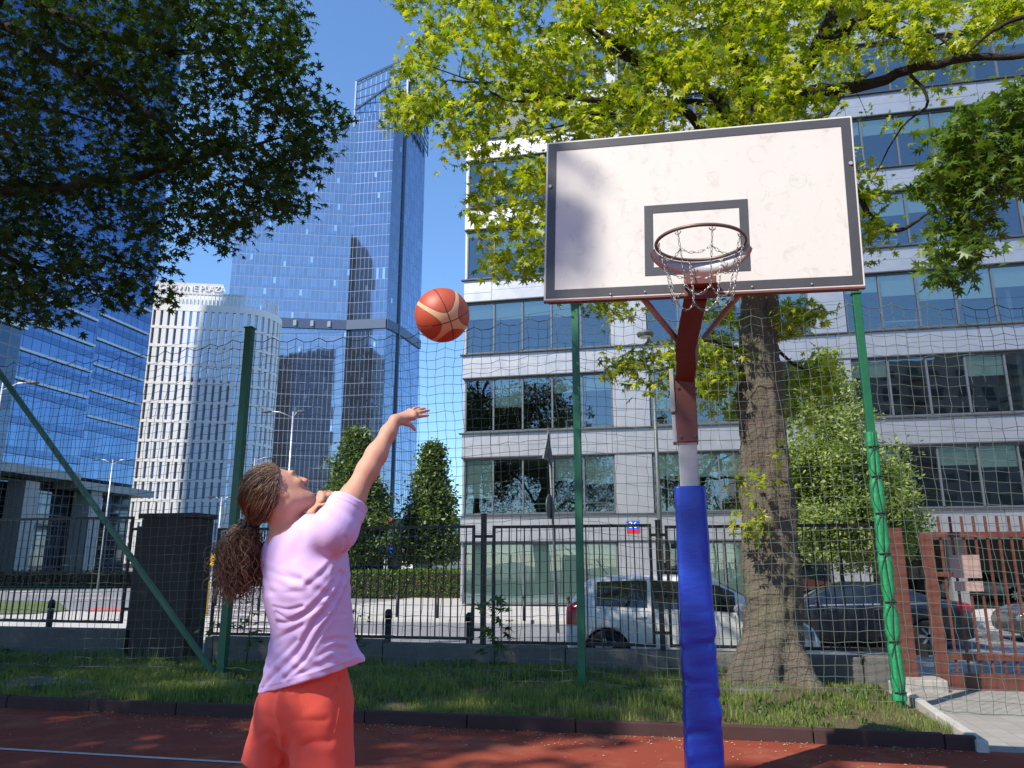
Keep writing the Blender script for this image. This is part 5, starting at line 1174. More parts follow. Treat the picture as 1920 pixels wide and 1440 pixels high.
b = MB(); i_, w_ = .012, .052; x0, z0 = .9 - i_, .525 - i_
b.bb(-x0, x0, -.003, .0015, z0 - w_, z0); b.bb(-x0, x0, -.003, .0015, -z0, -z0 + w_); b.bb(-x0, -x0 + w_, -.003, .0015, -z0 + w_, z0 - w_); b.bb(x0 - w_, x0, -.003, .0015, -z0 + w_, z0 - w_); part(b, 'border_marking', M_BMARK, bo, 0, MBd)
b = MB(); xr, zb, zt = .298, -.40, .045
b.bb(-xr, xr, -.003, .0015, zt - .05, zt); b.bb(-xr, xr, -.003, .0015, zb, zb + .05); b.bb(-xr, -xr + .05, -.003, .0015, zb + .05, zt - .05); b.bb(xr - .05, xr, -.003, .0015, zb + .05, zt - .05); part(b, 'target_marking', M_BMARK, bo, 0, MBd)
b = MB()
for x, z in [(-.872, .22), (.872, .22), (-.3, -.50), (.3, -.50), (-.5, -.505), (.62, -.50)]: b.cyl((x, -.006, z), .011 if abs(x) > .8 else .005, .010, 10, (0, 1, 0))
part(b, 'bolts', M_GALV, bo, 0, MBd)
b = MB()
for z in (-.505, .50): b.bb(-.88, .88, .030, .07, z - .022, z + .022)
for x in (-.86, -.3, .3, .86): b.bb(x - .02, x + .02, .030, .07, -.48, .475)
b.bb(-.9, .9, .0, .029, -.535, -.5255); b.bb(-.28, .28, .031, .072, -.20, -.12); part(b, 'back_frame', M_HRUST, bo, 0, MBd)
# rim
RC = Vector((.012, -.375, -.375)); RR = .234
b = MB(); b.tube([RC + Vector((math.cos(a), math.sin(a), 0)) * RR for a in np.linspace(0, 2 * math.pi, 65)], .0095, 10, cap=False); rim = part(b, 'rim', pm('worn_brown_rim', (.15, .11, .095), .45, .3, var=.4, scale=22), None, 0, MBd)
b = MB(); n = 30
for i in range(n):                                          # sheet cradle hugging the board side of the ring
    a0, a1 = [math.pi / 2 + rad(-86 + 172 * (i + k) / n) for k in (0, 1)]; vs = []
    for a in (a0, a1):
        dpt = .010 + .062 * max(0, math.cos((a - math.pi / 2) * .90)) ** .8
        for rr_, zz in ((RR + .008, -.010), (RR + .030, -.010 - dpt), (RR + .033, -.010 - dpt), (RR + .011, -.010)): vs.append(RC + Vector((math.cos(a) * rr_, math.sin(a) * rr_, zz)))
    b.add(vs, [(0, 4, 5, 1), (2, 6, 7, 3), (1, 5, 6, 2), (0, 3, 7, 4)], 0, True)
part(b, 'rim_cradle', pm('galvanised_cradle', (.50, .51, .51), .5, .0, var=.15, scale=14), rim, 0, MBd)
b = MB(); b.bb(-.075, .10, -.135, -.006, -.515, -.445); b.bb(-.075, .10, -.06, -.006, -.56, -.516); part(b, 'rim_bracket', M_HRUST, None, .004, MBd)
b = MB(); b.bb(-.10, .12, .0722, .26, -.40, -.25); part(b, 'mount_box', M_HDARK, None, .004, MBd)
# chain net
def link_loop(b, p, d, side, L=.015, W=.0062, r=.0019):
    d = d.normalized(); s = side - d * side.dot(d); s = s.normalized(); k = 8; pts = []
    for i in range(k):
        a = 2 * math.pi * i / k; pts.append(p + d * (L * math.cos(a)) + s * (W * math.sin(a)))
    nrm = d.cross(s); vs = []
    for i in range(k):
        o = (pts[i] - p); o = o.normalized() if o.length > 0 else s
        vs += [pts[i] + o * r, pts[i] - o * r * .5 + nrm * r, pts[i] - o * r * .5 - nrm * r]
    b.add(vs, [(i * 3 + q, i * 3 + (q + 1) % 3, ((i + 1) % k) * 3 + (q + 1) % 3, ((i + 1) % k) * 3 + q) for i in range(k) for q in range(3)], 0, True)
def chain(b, pts, off=0):
    pts = [Vector(p) for p in pts]; seg = [(q - p).length for p, q in zip(pts, pts[1:])]; tot = sum(seg); n = max(2, int(tot / .0235))
    for i in range(n):
        s = (i + .5) * tot / n; j = 0
        while j < len(seg) - 1 and s > seg[j]: s -= seg[j]; j += 1
        d = pts[j + 1] - pts[j]; p = pts[j] + d * (s / max(seg[j], 1e-6)); sd = d.orthogonal(); 
        if (i + off) % 2: sd = d.cross(sd)
        link_loop(b, p, d, sd)
b = MB(); rgc = random.Random(4); NCH = 8; hang = []
for i in range(NCH):
    a = 2 * math.pi * (i + .3) / NCH; c_, s_ = math.cos(a), math.sin(a)
    hp_ = [RC + Vector((c_ * rr_, s_ * rr_, zz)) for rr_, zz in ((RR - .006, -.012), (.205, -.10), (.182, -.19), (.165, -.27 - .03 * rgc.random()))]
    hang.append(hp_); chain(b, hp_, i)
    b.tube([RC + Vector((c_ * (RR - .01) - s_ * .016 * math.cos(t), s_ * (RR - .01) + c_ * .016 * math.cos(t), -.012 - .014 * math.sin(t))) for t in np.linspace(0, math.pi, 7)], .0028, 5)
for lev, sag in ((1, .028), (3, .05)):
    for i in range(NCH):
        p, q = hang[i][lev], hang[(i + 1) % NCH][lev]; m_ = (p + q) / 2 + Vector((0, 0, -sag)); chain(b, [p, p.lerp(m_, .55) + Vector((0, 0, -sag * .25)), m_, q.lerp(m_, .55) + Vector((0, 0, -sag * .25)), q], i)
part(b, 'chain_net', pm('steel_chain', (.34, .33, .31), .38, .75, var=.3, scale=30), rim, 0, MBd)
# pole, pad, arm
PX, PY = .075, 5.66
b = MB(); b.bb(PX - .066, PX + .066, PY - .066, PY + .066, -.1, 2.36); pole = part(b, 'pole', M_GALV, None, .008)
b = MB(); b.bb(PX - .072, PX + .078, PY - .085, PY + .08, 2.30, 2.78)
b.tube([(PX + .002, PY - .0, 2.70), (PX + .01, PY - .04, 2.80), (PX + .03, PY - .25, 2.86), (.10, 5.1, 2.915), (.16, 4.43, 3.02)], [.088, .098, .098, .096, .094], 4, smooth=False); part(b, 'arm', M_HRUST, None, .006)
b = MB(); b.bb(PX - .105, PX - .0735, PY - .1, PY + .08, 2.52, 2.84); b.bb(PX - .10, PX - .074, PY - .09, PY + .06, 2.30, 2.50); part(b, 'clamp_plate', M_GALV, None, .004)
b = MB()
for z in (2.34, 2.70):
    for s in (-.045, .05): b.cyl((PX + s, PY - .09, z), .011, .016, 8, (0, 1, 0))
part(b, 'bolts', M_HDARK)
for (x, y), (x1, y1) in [((1203, 556), (1284, 655)), ((1392, 545), (1320, 632))]:
    b = MB(); b.tube([aty(x, y, 4.40), aty(x1, y1, 5.25)], .019, 10); part(b, 'strut', M_STRUT)
def m_vinyl():
    t = NT('blue_vinyl'); c = t.coord('Object'); n1 = t.noise(c, 3.2, 5, .6, .8); n2 = t.noise(t.coord('Object', (1, 1, 3.2)), 4, 6, .62, 1.6)
    col = t.mix(n1, (.008, .030, .30), (.012, .055, .46)); sc = t.noise(t.coord('Object', (6, 6, 1.5)), 5, 6, .75).gt(.64) * .3; col = t.mix(sc, col, (.07, .09, .22)); rg_ = t.noise(c, 7, 4) * .3 + .2; return t.done(t.bsdf(col, rg_, 0, t.bump(n2, .22, .02), .5))
zs = np.linspace(.03, 1.985, 130); rings = []; shp = []
for k in range(40):
    a = 2 * math.pi * (k + .5) / 40 + math.pi / 4; c_, s_ = math.cos(a), math.sin(a); e_ = .24
    shp.append((math.copysign(abs(c_) ** e_, c_), math.copysign(abs(s_) ** e_, s_)))
creases = [(.42, .020, .9), (.62, .016, -1.4), (.93, .030, .7), (1.0, .014, -.8), (1.13, .012, 1.8), (.22, .018, .5), (.78, .010, 2.2)]
for z in zs:
    hw = .108 + .016 * (1 - z / 2) ** 1.2; row_ = []
    for (sx_, sy_) in shp:
        d = 0
        for zc, amp, sl in creases: u_ = (z - zc - .045 * sl * (sx_ + sy_ * .5)) / .022; d -= (.62 if zc < 1.2 else .3) * amp * math.exp(-u_ * u_) * (.55 + .45 * math.sin(3 * sx_ + 7 * zc)); d += .14 * amp * math.exp(-((u_ - 2.1) / 1.6) ** 2)
        d += .003 * math.sin(z * 11 + sx_ * 2.2) * (1 - z / 2.4) + .0015 * math.sin(z * 23 - sy_ * 3)
        w = hw + d; tw__ = .10 * (1 - z / 2); x_, y_ = sx_ * w, sy_ * w; row_.append((PX + x_ * math.cos(tw__) - y_ * math.sin(tw__), PY + x_ * math.sin(tw__) + y_ * math.cos(tw__), z))
    rings.append(row_)
b = MB(); n = 40; b.add([v for r_ in rings for v in r_], [(i * n + k, i * n + (k + 1) % n, (i + 1) * n + (k + 1) % n, (i + 1) * n + k) for i in range(len(zs) - 1) for k in range(n)], 0, True)
b.f.append(tuple((len(zs) - 1) * n + k for k in range(n))); b.m.append(0); b.sm.append(False)
part(b, 'pole_pad', m_vinyl())
# ================================================================ ball in flight
bc = atd(829, 591, 3.39); BR = .1203
viewd = (CAM - bc).normalized(); rx = Z.cross(viewd).normalized(); uy = viewd.cross(rx)      # right and up as seen
def scr(x, y, z): return (rx * x + uy * y + viewd * z).normalized()
bz = scr(.30, -.215, .93); bxv = scr(.93, .30, 0); bxv = (bxv - bz * bxv.dot(bz)).normalized(); byv = bz.cross(bxv)
def m_ball():
    t = NT('basketball_leather'); c = t.coord('Object'); x, y, z = [v / BR for v in t.xyz(c)]
    q = (x * x - y * y).abs(); k = S(t.t, None) if False else None
    q = q - .155 - (z.m('MULTIPLY', -.04))
    cream = q.lt(0.0); edge = q.abs().lt(.012)
    seam = x.abs().lt(.020).max(y.abs().lt(.020))
    peb = t.voronoi(c, 420); n = t.noise(c, 14, 5, .6)
    org = t.mix(n, (.36, .055, .024), (.47, .085, .036)); crm = t.mix(n, (.58, .36, .19), (.68, .45, .26))
    col = t.mix(cream, org, crm); col = t.mix(edge * .75, col, (.10, .022, .014)); col = t.mix(seam * .9, col, (.07, .016, .012))
    sc = t.noise(t.coord('Object', (1, 4, 1)), 9, 5, .7).gt(.66) * .16; col = t.mix(sc, col, (.75, .6, .45))
    h = peb * .25 - seam * 1.5 - edge * .7
    return t.done(t.bsdf(col, .46, 0, t.bump(h, .6, .0022), .45))
b = MB(); b.sphere((0, 0, 0), BR, 64, 40); ball = b.build('basketball', m_ball()); ball.matrix_world = Matrix.Translation(bc) @ Matrix((bxv, byv, bz)).transposed().to_4x4()
tag(ball, 'orange and cream basketball in mid air between the glass tower and the hoop', 'basketball')
# ================================================================ the girl: bodies and clothes grown as smooth signed-distance surfaces
def smin(a, b, k):
    h = np.clip(.5 + .5 * (b - a) / k, 0, 1); return b + (a - b) * h - k * h * (1 - h)
def cap_d(P, a, b, ra, rb, fr=None, q=1.0):
    a, b = np.array(a, np.float32), np.array(b, np.float32)
    if fr is not None:
        f = np.array(fr, np.float32); s = q - 1
        P = P + (P @ f)[:, None] * f * s; a = a + (a @ f) * f * s; b = b + (b @ f) * f * s
    ab = b - a; t = np.clip(((P - a) @ ab) / max(float(ab @ ab), 1e-9), 0, 1)
    d = np.linalg.norm(P - a - t[:, None] * ab, axis=1) - (ra + (rb - ra) * t)
    return d / (q if fr is not None and q > 1 else 1) if fr is not None else d
def ell_d(P, c, ax, r):
    A = np.array([list(v) for v in ax], np.float32); L = (P - np.array(c, np.float32)) @ A.T; r = np.array(r, np.float32)
    k0 = np.linalg.norm(L / r, axis=1); k1 = np.linalg.norm(L / (r * r), axis=1); return k0 * (k0 - 1) / np.maximum(k1, 1e-6)
def sdf_mesh(f, lo, hi, h):
    lo = np.array(lo, np.float32); n = np.ceil((np.array(hi) - lo) / h / 4).astype(int) * 4; nc = n // 4; hc = 4 * h
    ax = [lo[i] + (np.arange(nc[i]) + .5) * hc - h / 2 for i in range(3)]
    G = np.stack(np.meshgrid(*ax, indexing='ij'), -1).reshape(-1, 3).astype(np.float32); dc = f(G).reshape(nc)
    D = np.repeat(np.repeat(np.repeat(dc, 4, 0), 4, 1), 4, 2).astype(np.float32)
    act = np.argwhere(np.abs(dc) < hc * 2.6); off = np.stack(np.meshgrid(range(4), range(4), range(4), indexing='ij'), -1).reshape(-1, 3)
    I = (act[:, None, :] * 4 + off[None]).reshape(-1, 3)
    for s in range(0, len(I), 400000):
        J = I[s:s + 400000]; D[J[:, 0], J[:, 1], J[:, 2]] = f((lo + J * h).astype(np.float32))
    Sg = D < 0; cs = np.zeros(tuple(n - 1), np.int8); 
    for dx in (0, 1):
        for dy in (0, 1):
            for dz in (0, 1): cs += Sg[dx:n[0] - 1 + dx, dy:n[1] - 1 + dy, dz:n[2] - 1 + dz]
    cells = np.argwhere((cs > 0) & (cs < 8)); idm = np.full(tuple(n - 1), -1, np.int32); idm[tuple(cells.T)] = np.arange(len(cells))
    acc = np.zeros((len(cells), 3), np.float32); cnt = np.zeros(len(cells), np.float32)
    cor = [(a, b, c) for a in (0, 1) for b in (0, 1) for c in (0, 1)]
    for p in cor:
        for ax_ in range(3):
            if p[ax_] == 1: continue
            q = list(p); q[ax_] = 1; A = D[cells[:, 0] + p[0], cells[:, 1] + p[1], cells[:, 2] + p[2]]; B = D[cells[:, 0] + q[0], cells[:, 1] + q[1], cells[:, 2] + q[2]]
            m = (A < 0) != (B < 0); t = np.where(m, A / np.where(m, A - B, 1), 0); pt = np.repeat(np.array([p], np.float32), len(cells), 0); pt[:, ax_] += t
            acc += pt * m[:, None]; cnt += m
    V = lo + (cells + acc / cnt[:, None]) * h; Q = []
    for ax_ in range(3):
        sl = [slice(0, n[i] - 1) for i in range(3)]; s2 = list(sl); s2[ax_] = slice(1, n[ax_])
        a = Sg[tuple(sl)]; b_ = Sg[tuple(s2)]; e_ = np.argwhere(a != b_); u, v = [i for i in range(3) if i != ax_]; e_ = e_[(e_[:, u] > 0) & (e_[:, v] > 0)]
        def cid(du, dv): c = e_.copy(); c[:, u] -= du; c[:, v] -= dv; return idm[c[:, 0], c[:, 1], c[:, 2]]
        q = np.stack([cid(0, 0), cid(1, 0), cid(1, 1), cid(0, 1)], 1); inside = a[tuple(e_.T)]; flip = inside if ax_ != 1 else ~inside
        q[~flip] = q[~flip][:, ::-1]; Q.append(q[(q >= 0).all(1)])
    Q = np.concatenate(Q)
    # gentle relaxation removes the grid stepping
    for it in range(3):
        sm_ = np.zeros_like(V); c_ = np.zeros(len(V), np.float32)
        for k in range(4): np.add.at(sm_, Q[:, k], V[Q[:, (k + 1) % 4]]); np.add.at(c_, Q[:, k], 1)
        V = V * .5 + .5 * sm_ / np.maximum(c_, 1)[:, None]
    return V, Q[:, ::-1]
def vnormals(V, Q):
    fn = np.cross(V[Q[:, 2]] - V[Q[:, 0]], V[Q[:, 3]] - V[Q[:, 1]]); N = np.zeros_like(V)
    for k in range(4): np.add.at(N, Q[:, k], fn)
    return N / (np.linalg.norm(N, axis=1)[:, None] + 1e-12)
def poly_dist(V, L):
    best = np.full(len(V), 9e9); 
    for a, b in zip(L, L[1:]):
        a, b = np.array(a), np.array(b); ab = b - a; t = np.clip((V - a) @ ab / (ab @ ab), 0, 1); best = np.minimum(best, np.linalg.norm(V - a - t[:, None] * ab, axis=1))
    return best
G_ = lambda x, y, d: np.array(atd(x, y, d))
A_ = lambda v: np.array(v)
# ---- landmarks (pixel, distance) -> metres
Hc = G_(523, 926, 2.86); hf_ = cv(.64, .43, .635).normalized(); hu = cv(-.66, -.05, .75); hu = (hu - hf_ * hu.dot(hf_)).normalized(); hs = hf_.cross(hu)
f_, u_, s_ = A_(hf_), A_(hu), A_(hs)
tf = A_(cv(.70, .71, 0)); tr_ = A_(cv(.71, -.70, 0)); up = np.array([0, 0, 1.0])
neck = G_(543, 1003, 2.87); shR = G_(628, 992, 2.745); elR = G_(690, 880, 2.86); wrR = G_(741, 789, 2.98)
shL = G_(508, 1048, 2.985); elL = G_(608, 1062, 3.22); wrL = G_(585, 968, 3.10)
pelv = G_(572, 1292, 2.86); hipR = G_(604, 1330, 2.82); hipL = G_(530, 1330, 2.91)
knR = hipR + A_(cv(.02, .03, -.43)); anR = knR + A_(cv(-.05, -.05, -.40)); knL = hipL + A_(cv(-.06, .02, -.42)); anL = knL + A_(cv(-.10, .0, -.40))
def foot(an, d): return an + A_(cv(*d))
B_ = []                                                              # body parts: (fn args, blend)
def bcap(a, b, ra, rb, k=.02): B_.append(('c', A_(a), A_(b), ra, rb, k))
def bell(c, ax, r, k=.02): r = tuple(x * .945 for x in r); B_.append(('e', A_(c), ax, r, None, k))
HA = (s_, f_, u_)
HK = .945; hd = lambda s, f, u: Hc + (s_ * s + f_ * f + u_ * u) * HK
bell(hd(0, -.012, .030), HA, (.073, .093, .084)); bell(hd(0, .034, -.020), HA, (.060, .058, .082), .03); bcap(hd(0, .045, -.075), hd(0, .076, -.092), .036, .024, .03)
bcap(hd(.035, .0, -.055), hd(.015, .06, -.085), .026, .022, .03); bcap(hd(-.035, .0, -.055), hd(-.015, .06, -.085), .026, .022, .03)
bcap(hd(0, .088, .020), hd(0, .112, -.022), .009, .0125, .012); bell(hd(.011, .103, -.026), HA, (.009, .010, .008), .008); bell(hd(-.011, .103, -.026), HA, (.009, .010, .008), .008)
bell(hd(0, .089, -.050), HA, (.022, .014, .008), .008); bell(hd(0, .086, -.062), HA, (.019, .014, .008), .008); bell(hd(0, .085, .030), HA, (.05, .012, .012), .02); bell(hd(.032, .075, -.018), HA, (.022, .018, .018), .02); bell(hd(-.032, .075, -.018), HA, (.022, .018, .018), .02)
ea = (s_, A_((hf_ * .9 - hu * .2).normalized()), A_((hu * .95 + hf_ * .2).normalized()))
for sg in (1, -1):
    bell(hd(sg * .070, -.010, -.006), ea, (.010, .018, .030), .006); bell(hd(sg * .076, -.016, .006), ea, (.008, .013, .018), .006); bell(hd(sg * .068, -.004, -.034), ea, (.007, .009, .011), .006)
bcap(hd(0, -.028, -.050), neck - up * .01, .056, .058, .03)
bcap(G_(548, 1030, 2.87), G_(575, 1085, 2.86), .09, .11, .05); bcap(G_(575, 1085, 2.86), G_(585, 1190, 2.86), .11, .105, .05); bcap(G_(585, 1190, 2.86), pelv, .095, .10, .05)
bcap(neck - up * .03, shR, .05, .056, .04); bcap(neck - up * .04, shL, .05, .055, .04)
bcap(shR, shR + (elR - shR) * .5, .054, .045, .03); bcap(shR + (elR - shR) * .5, elR, .045, .037, .03)
fa = wrR - elR; bcap(elR, elR + fa * .3, .037, .0365, .03); bcap(elR + fa * .3, elR + fa * .75, .0365, .0285, .03); bcap(elR + fa * .75, wrR, .030, .0225, .02)
bcap(shL, elL, .05, .036, .03); bcap(elL, wrL, .037, .023, .02)
def hand(w, kn, fingers, palm_r=.015):
    for k in kn: bcap(w, k, .019, palm_r * .78, .012)
    for a, c in zip(kn, kn[1:]): bcap(a, c, palm_r * .8, palm_r * .8, .010)
    for F_, r0 in fingers:
        for i, (a, c) in enumerate(zip(F_, F_[1:])): bcap(a, c, r0 * (1 - .12 * i), r0 * (1 - .12 * (i + 1)), .004)
kR = [G_(775, 782, 3.030), G_(776, 777, 3.052), G_(773, 774, 3.072), G_(768, 772, 3.090)]
hand(wrR, kR, [([kR[0], G_(788, 780.5, 3.075), G_(797, 779.5, 3.10), G_(803, 779, 3.115)], .0088), ([kR[1], G_(789, 773, 3.10), G_(798, 770.5, 3.125), G_(804, 769.5, 3.14)], .0090), ([kR[2], G_(785, 768.5, 3.115), G_(792, 766.5, 3.135), G_(797, 766.5, 3.15)], .0085), ([kR[3], G_(777, 766, 3.125), G_(783, 764.5, 3.145), G_(787, 765, 3.155)], .0074),
                ([wrR + (kR[0] - wrR) * .35 + A_(cv(.0, -.012, -.012)), G_(763, 795, 3.01), G_(772, 798.5, 3.02), G_(778, 806, 3.025)], .0105)])
kL = [G_(603, 940, 3.10), G_(605, 934, 3.115), G_(604, 929, 3.13), G_(601, 926, 3.15)]
hand(wrL, kL, [([kL[0], G_(614, 938, 3.12), G_(622, 936, 3.13), G_(627, 934, 3.13)], .0088), ([kL[1], G_(616, 930, 3.13), G_(625, 928, 3.14), G_(632, 927, 3.14)], .0090), ([kL[2], G_(615, 926, 3.14), G_(623, 924.5, 3.15), G_(629, 925, 3.15)], .0085), ([kL[3], G_(610, 923, 3.16), G_(617, 922, 3.17), G_(622, 923, 3.17)], .0074), ([wrL + (kL[0] - wrL) * .35, G_(599, 948, 3.07), G_(607, 947, 3.07), G_(613, 944, 3.075)], .0105)])
bcap(pelv, hipR, .10, .085, .05); bcap(pelv, hipL, .10, .085, .05)
for hip, kn, an in ((hipR, knR, anR), (hipL, knL, anL)):
    bcap(hip, hip + (kn - hip) * .5, .080, .072, .04); bcap(hip + (kn - hip) * .5, kn, .076, .053, .04); bcap(kn, kn + (an - kn) * .32 - tf * .012, .052, .054, .03); bcap(kn + (an - kn) * .32 - tf * .012, an, .054, .034, .03)
def body_f(P):
    d = np.full(len(P), 9.0, np.float32)
    for ty, a, b, r, rb, k in B_:
        e_ = cap_d(P, a, b, r, rb) if ty == 'c' else ell_d(P, a, b, r)
        d = smin(d, e_, k)
    for sg in (1, -1): d = np.maximum(d, -ell_d(P, hd(sg * .031, .098, .006), HA, (.017, .012, .009)))      # eye sockets
    for sg in (1, -1): d = np.maximum(d, -ell_d(P, hd(sg * .082, -.010, -.006), ea, (.008, .008, .014)))       # bowl of the ear
    return d
pe = empty('person', (float(pelv[0]), float(pelv[1]), 0)); tag(pe, 'girl with curly ponytail in lilac shirt and coral shorts shooting the ball, arm raised', 'person')
def m_skin():
    t = NT('skin'); c = t.coord('Object'); n = t.noise(c, 9, 5, .6); col = t.mix(n, (.46, .215, .14), (.60, .33, .23)); f = t.noise(c, 260, 3, .6)
    return t.done(t.bsdf(col, .58, 0, t.bump(f, .15, .002), .3, Subsurface_Weight=.18, Subsurface_Scale=.01, Subsurface_Radius=(1.0, .35, .2)))
allp = np.array([p for e_ in B_ for p in ([e_[1], e_[2]] if e_[0] == 'c' else [e_[1]])]); lo, hi = allp.min(0) - .16, allp.max(0) + .16
V, Q = sdf_mesh(body_f, lo, hi, .0036)
under(npmesh('body', V, [Q], m_skin(), smooth=True), pe)
M_EYE = pm('eye_white', (.30, .24, .21), .2, var=.05); M_IRIS = pm('iris', (.05, .035, .02), .2)
for sg in (1, -1):
    b = MB(); b.sphere(hd(sg * .031, .079, .005), .0125, 16, 10); ey = under(b.build('eye', M_EYE), pe)
    b = MB(); b.sphere(hd(sg * .031, .0865, .008), .0068, 12, 8); b.build('iris', M_IRIS, ey)
    b = MB(); b.tube([hd(sg * (.014 + .010 * k), .095 - .0032 * k * k, .024 + .004 * math.sin(k * .9)) for k in range(4)], [.003, .0034, .003, .0012], 6); under(b.build('eyebrow', pm('brow_hair', (.10, .055, .03), .8)), pe)
# ---- shirt
def plane_d(P, p, n): return (P - np.array(p, np.float32)) @ np.array(n, np.float32)
hemL, hemR = G_(471, 1304, 2.86), G_(662, 1246, 2.86); hdir = (hemR - hemL) / np.linalg.norm(hemR - hemL); hn_ = np.cross(hdir, A_(HF)); hn_ = hn_ / np.linalg.norm(hn_); hn_ = -hn_ if hn_[2] > 0 else hn_
slm = (G_(651, 919, 2.80) + G_(680, 967, 2.80)) / 2; sln = (elR - shR) / np.linalg.norm(elR - shR)
slL = shL + (elL - shL) * .62; slnL = (elL - shL) / np.linalg.norm(elL - shL)
def shirt_f(P):
    q = 1.42; d = cap_d(P, G_(556, 1026, 2.865), G_(570, 1062, 2.86), .115, .178, tf, q)
    d = smin(d, cap_d(P, G_(570, 1062, 2.86), G_(577, 1120, 2.86), .178, .168, tf, q), .06)
    d = smin(d, cap_d(P, G_(577, 1120, 2.86), G_(590, 1185, 2.855), .168, .149, tf, q), .06)
    d = smin(d, cap_d(P, G_(590, 1185, 2.855), G_(580, 1250, 2.86), .149, .166, tf, 1.30), .06)
    d = smin(d, cap_d(P, G_(580, 1250, 2.86), G_(558, 1325, 2.87), .166, .178, tf, 1.25), .06)
    d = smin(d, cap_d(P, G_(640, 1215, 2.82), G_(676, 1238, 2.82), .035, .016), .05)            # flared corner of the hem
    d = smin(d, cap_d(P, neck - up * .035, shR, .055, .074), .05); d = smin(d, cap_d(P, neck - up * .045, shL, .052, .068), .05)
    d = smin(d, np.maximum(cap_d(P, shR, shR + (elR - shR) * .75, .078, .066), plane_d(P, slm, sln)), .035)
    d = smin(d, np.maximum(cap_d(P, shL, elL, .070, .058), plane_d(P, slL, slnL)), .035)
    d = np.maximum(d, plane_d(P, (hemL + hemR) / 2, hn_))
    nk = np.array(hd(0, -.03, -.06)); d = np.maximum(d, -cap_d(P, neck - up * .012 + tf * .035, nk, .073, .085))
    return d
def m_cloth(name, c, var=.05, weave=900, rough=.85):
    t = NT(name); co = t.coord('Object'); n = t.noise(co, 6, 4, .6); f = t.noise(co, weave, 2, .6); w2 = t.noise(t.coord('Object', (1.2, 1.2, .7)), 14, 5, .6, .7)
    col = t.mix(n, tuple(x * (1 - var) for x in c), tuple(min(1, x * (1 + var)) for x in c)); return t.done(t.bsdf(col, rough, 0, t.bump(w2 * .8 + f * .15, .22, .008), .2, Sheen_Weight=.15))
def folds(V, Q, lines):
    N = vnormals(V, Q); D_ = np.zeros(len(V))
    for L, amp, wd in lines:
        L = [np.array(p) for p in L]; L = [L[0]] + [l for l in smooth_path(L, 4)[1:]]; d = poly_dist(V, L); D_ += amp * (np.exp(-(d / (.85 * wd)) ** 1.35) - .3 * np.exp(-((d - 1.9 * wd) / wd) ** 2))
    return V + N * D_[:, None]
def surf_pt(px, py, V, P0=None):                                     # nearest shirt vertex under a pixel
    x, y, d = project(V); k = (x - px) ** 2 + (y - py) ** 2; c = np.where(k < 64)[0]
    if len(c) == 0: c = np.argsort(k)[:8]
    return V[c[np.argmin(d[c])]]
pts_ = np.array([shR, shL, neck, hemL, hemR, G_(676, 1238, 2.8), G_(470, 1320, 2.9), slm, slL]); lo, hi = pts_.min(0) - .26, pts_.max(0) + .26
V, Q = sdf_mesh(shirt_f, lo, hi, .0038); V = V.astype(float)
SP = lambda L: [surf_pt(x, y, V) for x, y in L]
FO = [(SP([(652, 1078), (630, 1125), (592, 1178), (548, 1222), (505, 1265), (482, 1290)]), .009, .010), (SP([(646, 1070), (620, 1112), (585, 1148), (545, 1168), (514, 1172)]), .007, .009), (SP([(654, 1100), (640, 1140), (606, 1190), (565, 1232), (525, 1270)]), .007, .007),
      (SP([(511, 1150), (535, 1162), (575, 1156), (612, 1132)]), .004, .008), (SP([(506, 1138), (535, 1146), (560, 1140)]), .004, .007), (SP([(498, 1205), (525, 1192), (560, 1176)]), .004, .009),
      (SP([(655, 1010), (648, 1040), (634, 1078)]), .005, .008), (SP([(618, 1205), (640, 1197), (658, 1200)]), .003, .008), (SP([(604, 1226), (632, 1214), (660, 1216)]), .003, .008), (SP([(485, 1062), (520, 1078), (560, 1080)]), .004, .012), (SP([(500, 1105), (530, 1108), (575, 1100)]), .002, .010),
      (SP([(540, 1272), (580, 1248), (630, 1234)]), .004, .010), (SP([(495, 1250), (520, 1225), (550, 1204)]), .004, .009), (SP([(575, 1090), (610, 1075), (640, 1045)]), .004, .010), (SP([(600, 1160), (630, 1150), (655, 1150)]), .002, .008)]
V = folds(V, Q, FO); V += vnormals(V, Q) * (.0022 * np.sin(V[:, 0] * 61 + V[:, 2] * 47 + 3 * np.sin(V[:, 2] * 23)) * np.sin(V[:, 1] * 39 + V[:, 2] * 31))[:, None]
hp_ = plane_d(V, (hemL + hemR) / 2, hn_); N_ = vnormals(V, Q); dsl = np.linalg.norm(V - slm, axis=1); hs_ = plane_d(V, slm, sln)
V -= N_ * (.0022 * np.exp(-((hp_ + .024) / .0035) ** 2) + .0022 * np.exp(-((hs_ + .022) / .0035) ** 2) * (dsl < .11))[:, None]
shirt = under(npmesh('shirt', V, [Q], m_cloth('lilac_cotton', (.60, .43, .72)), smooth=True), pe)
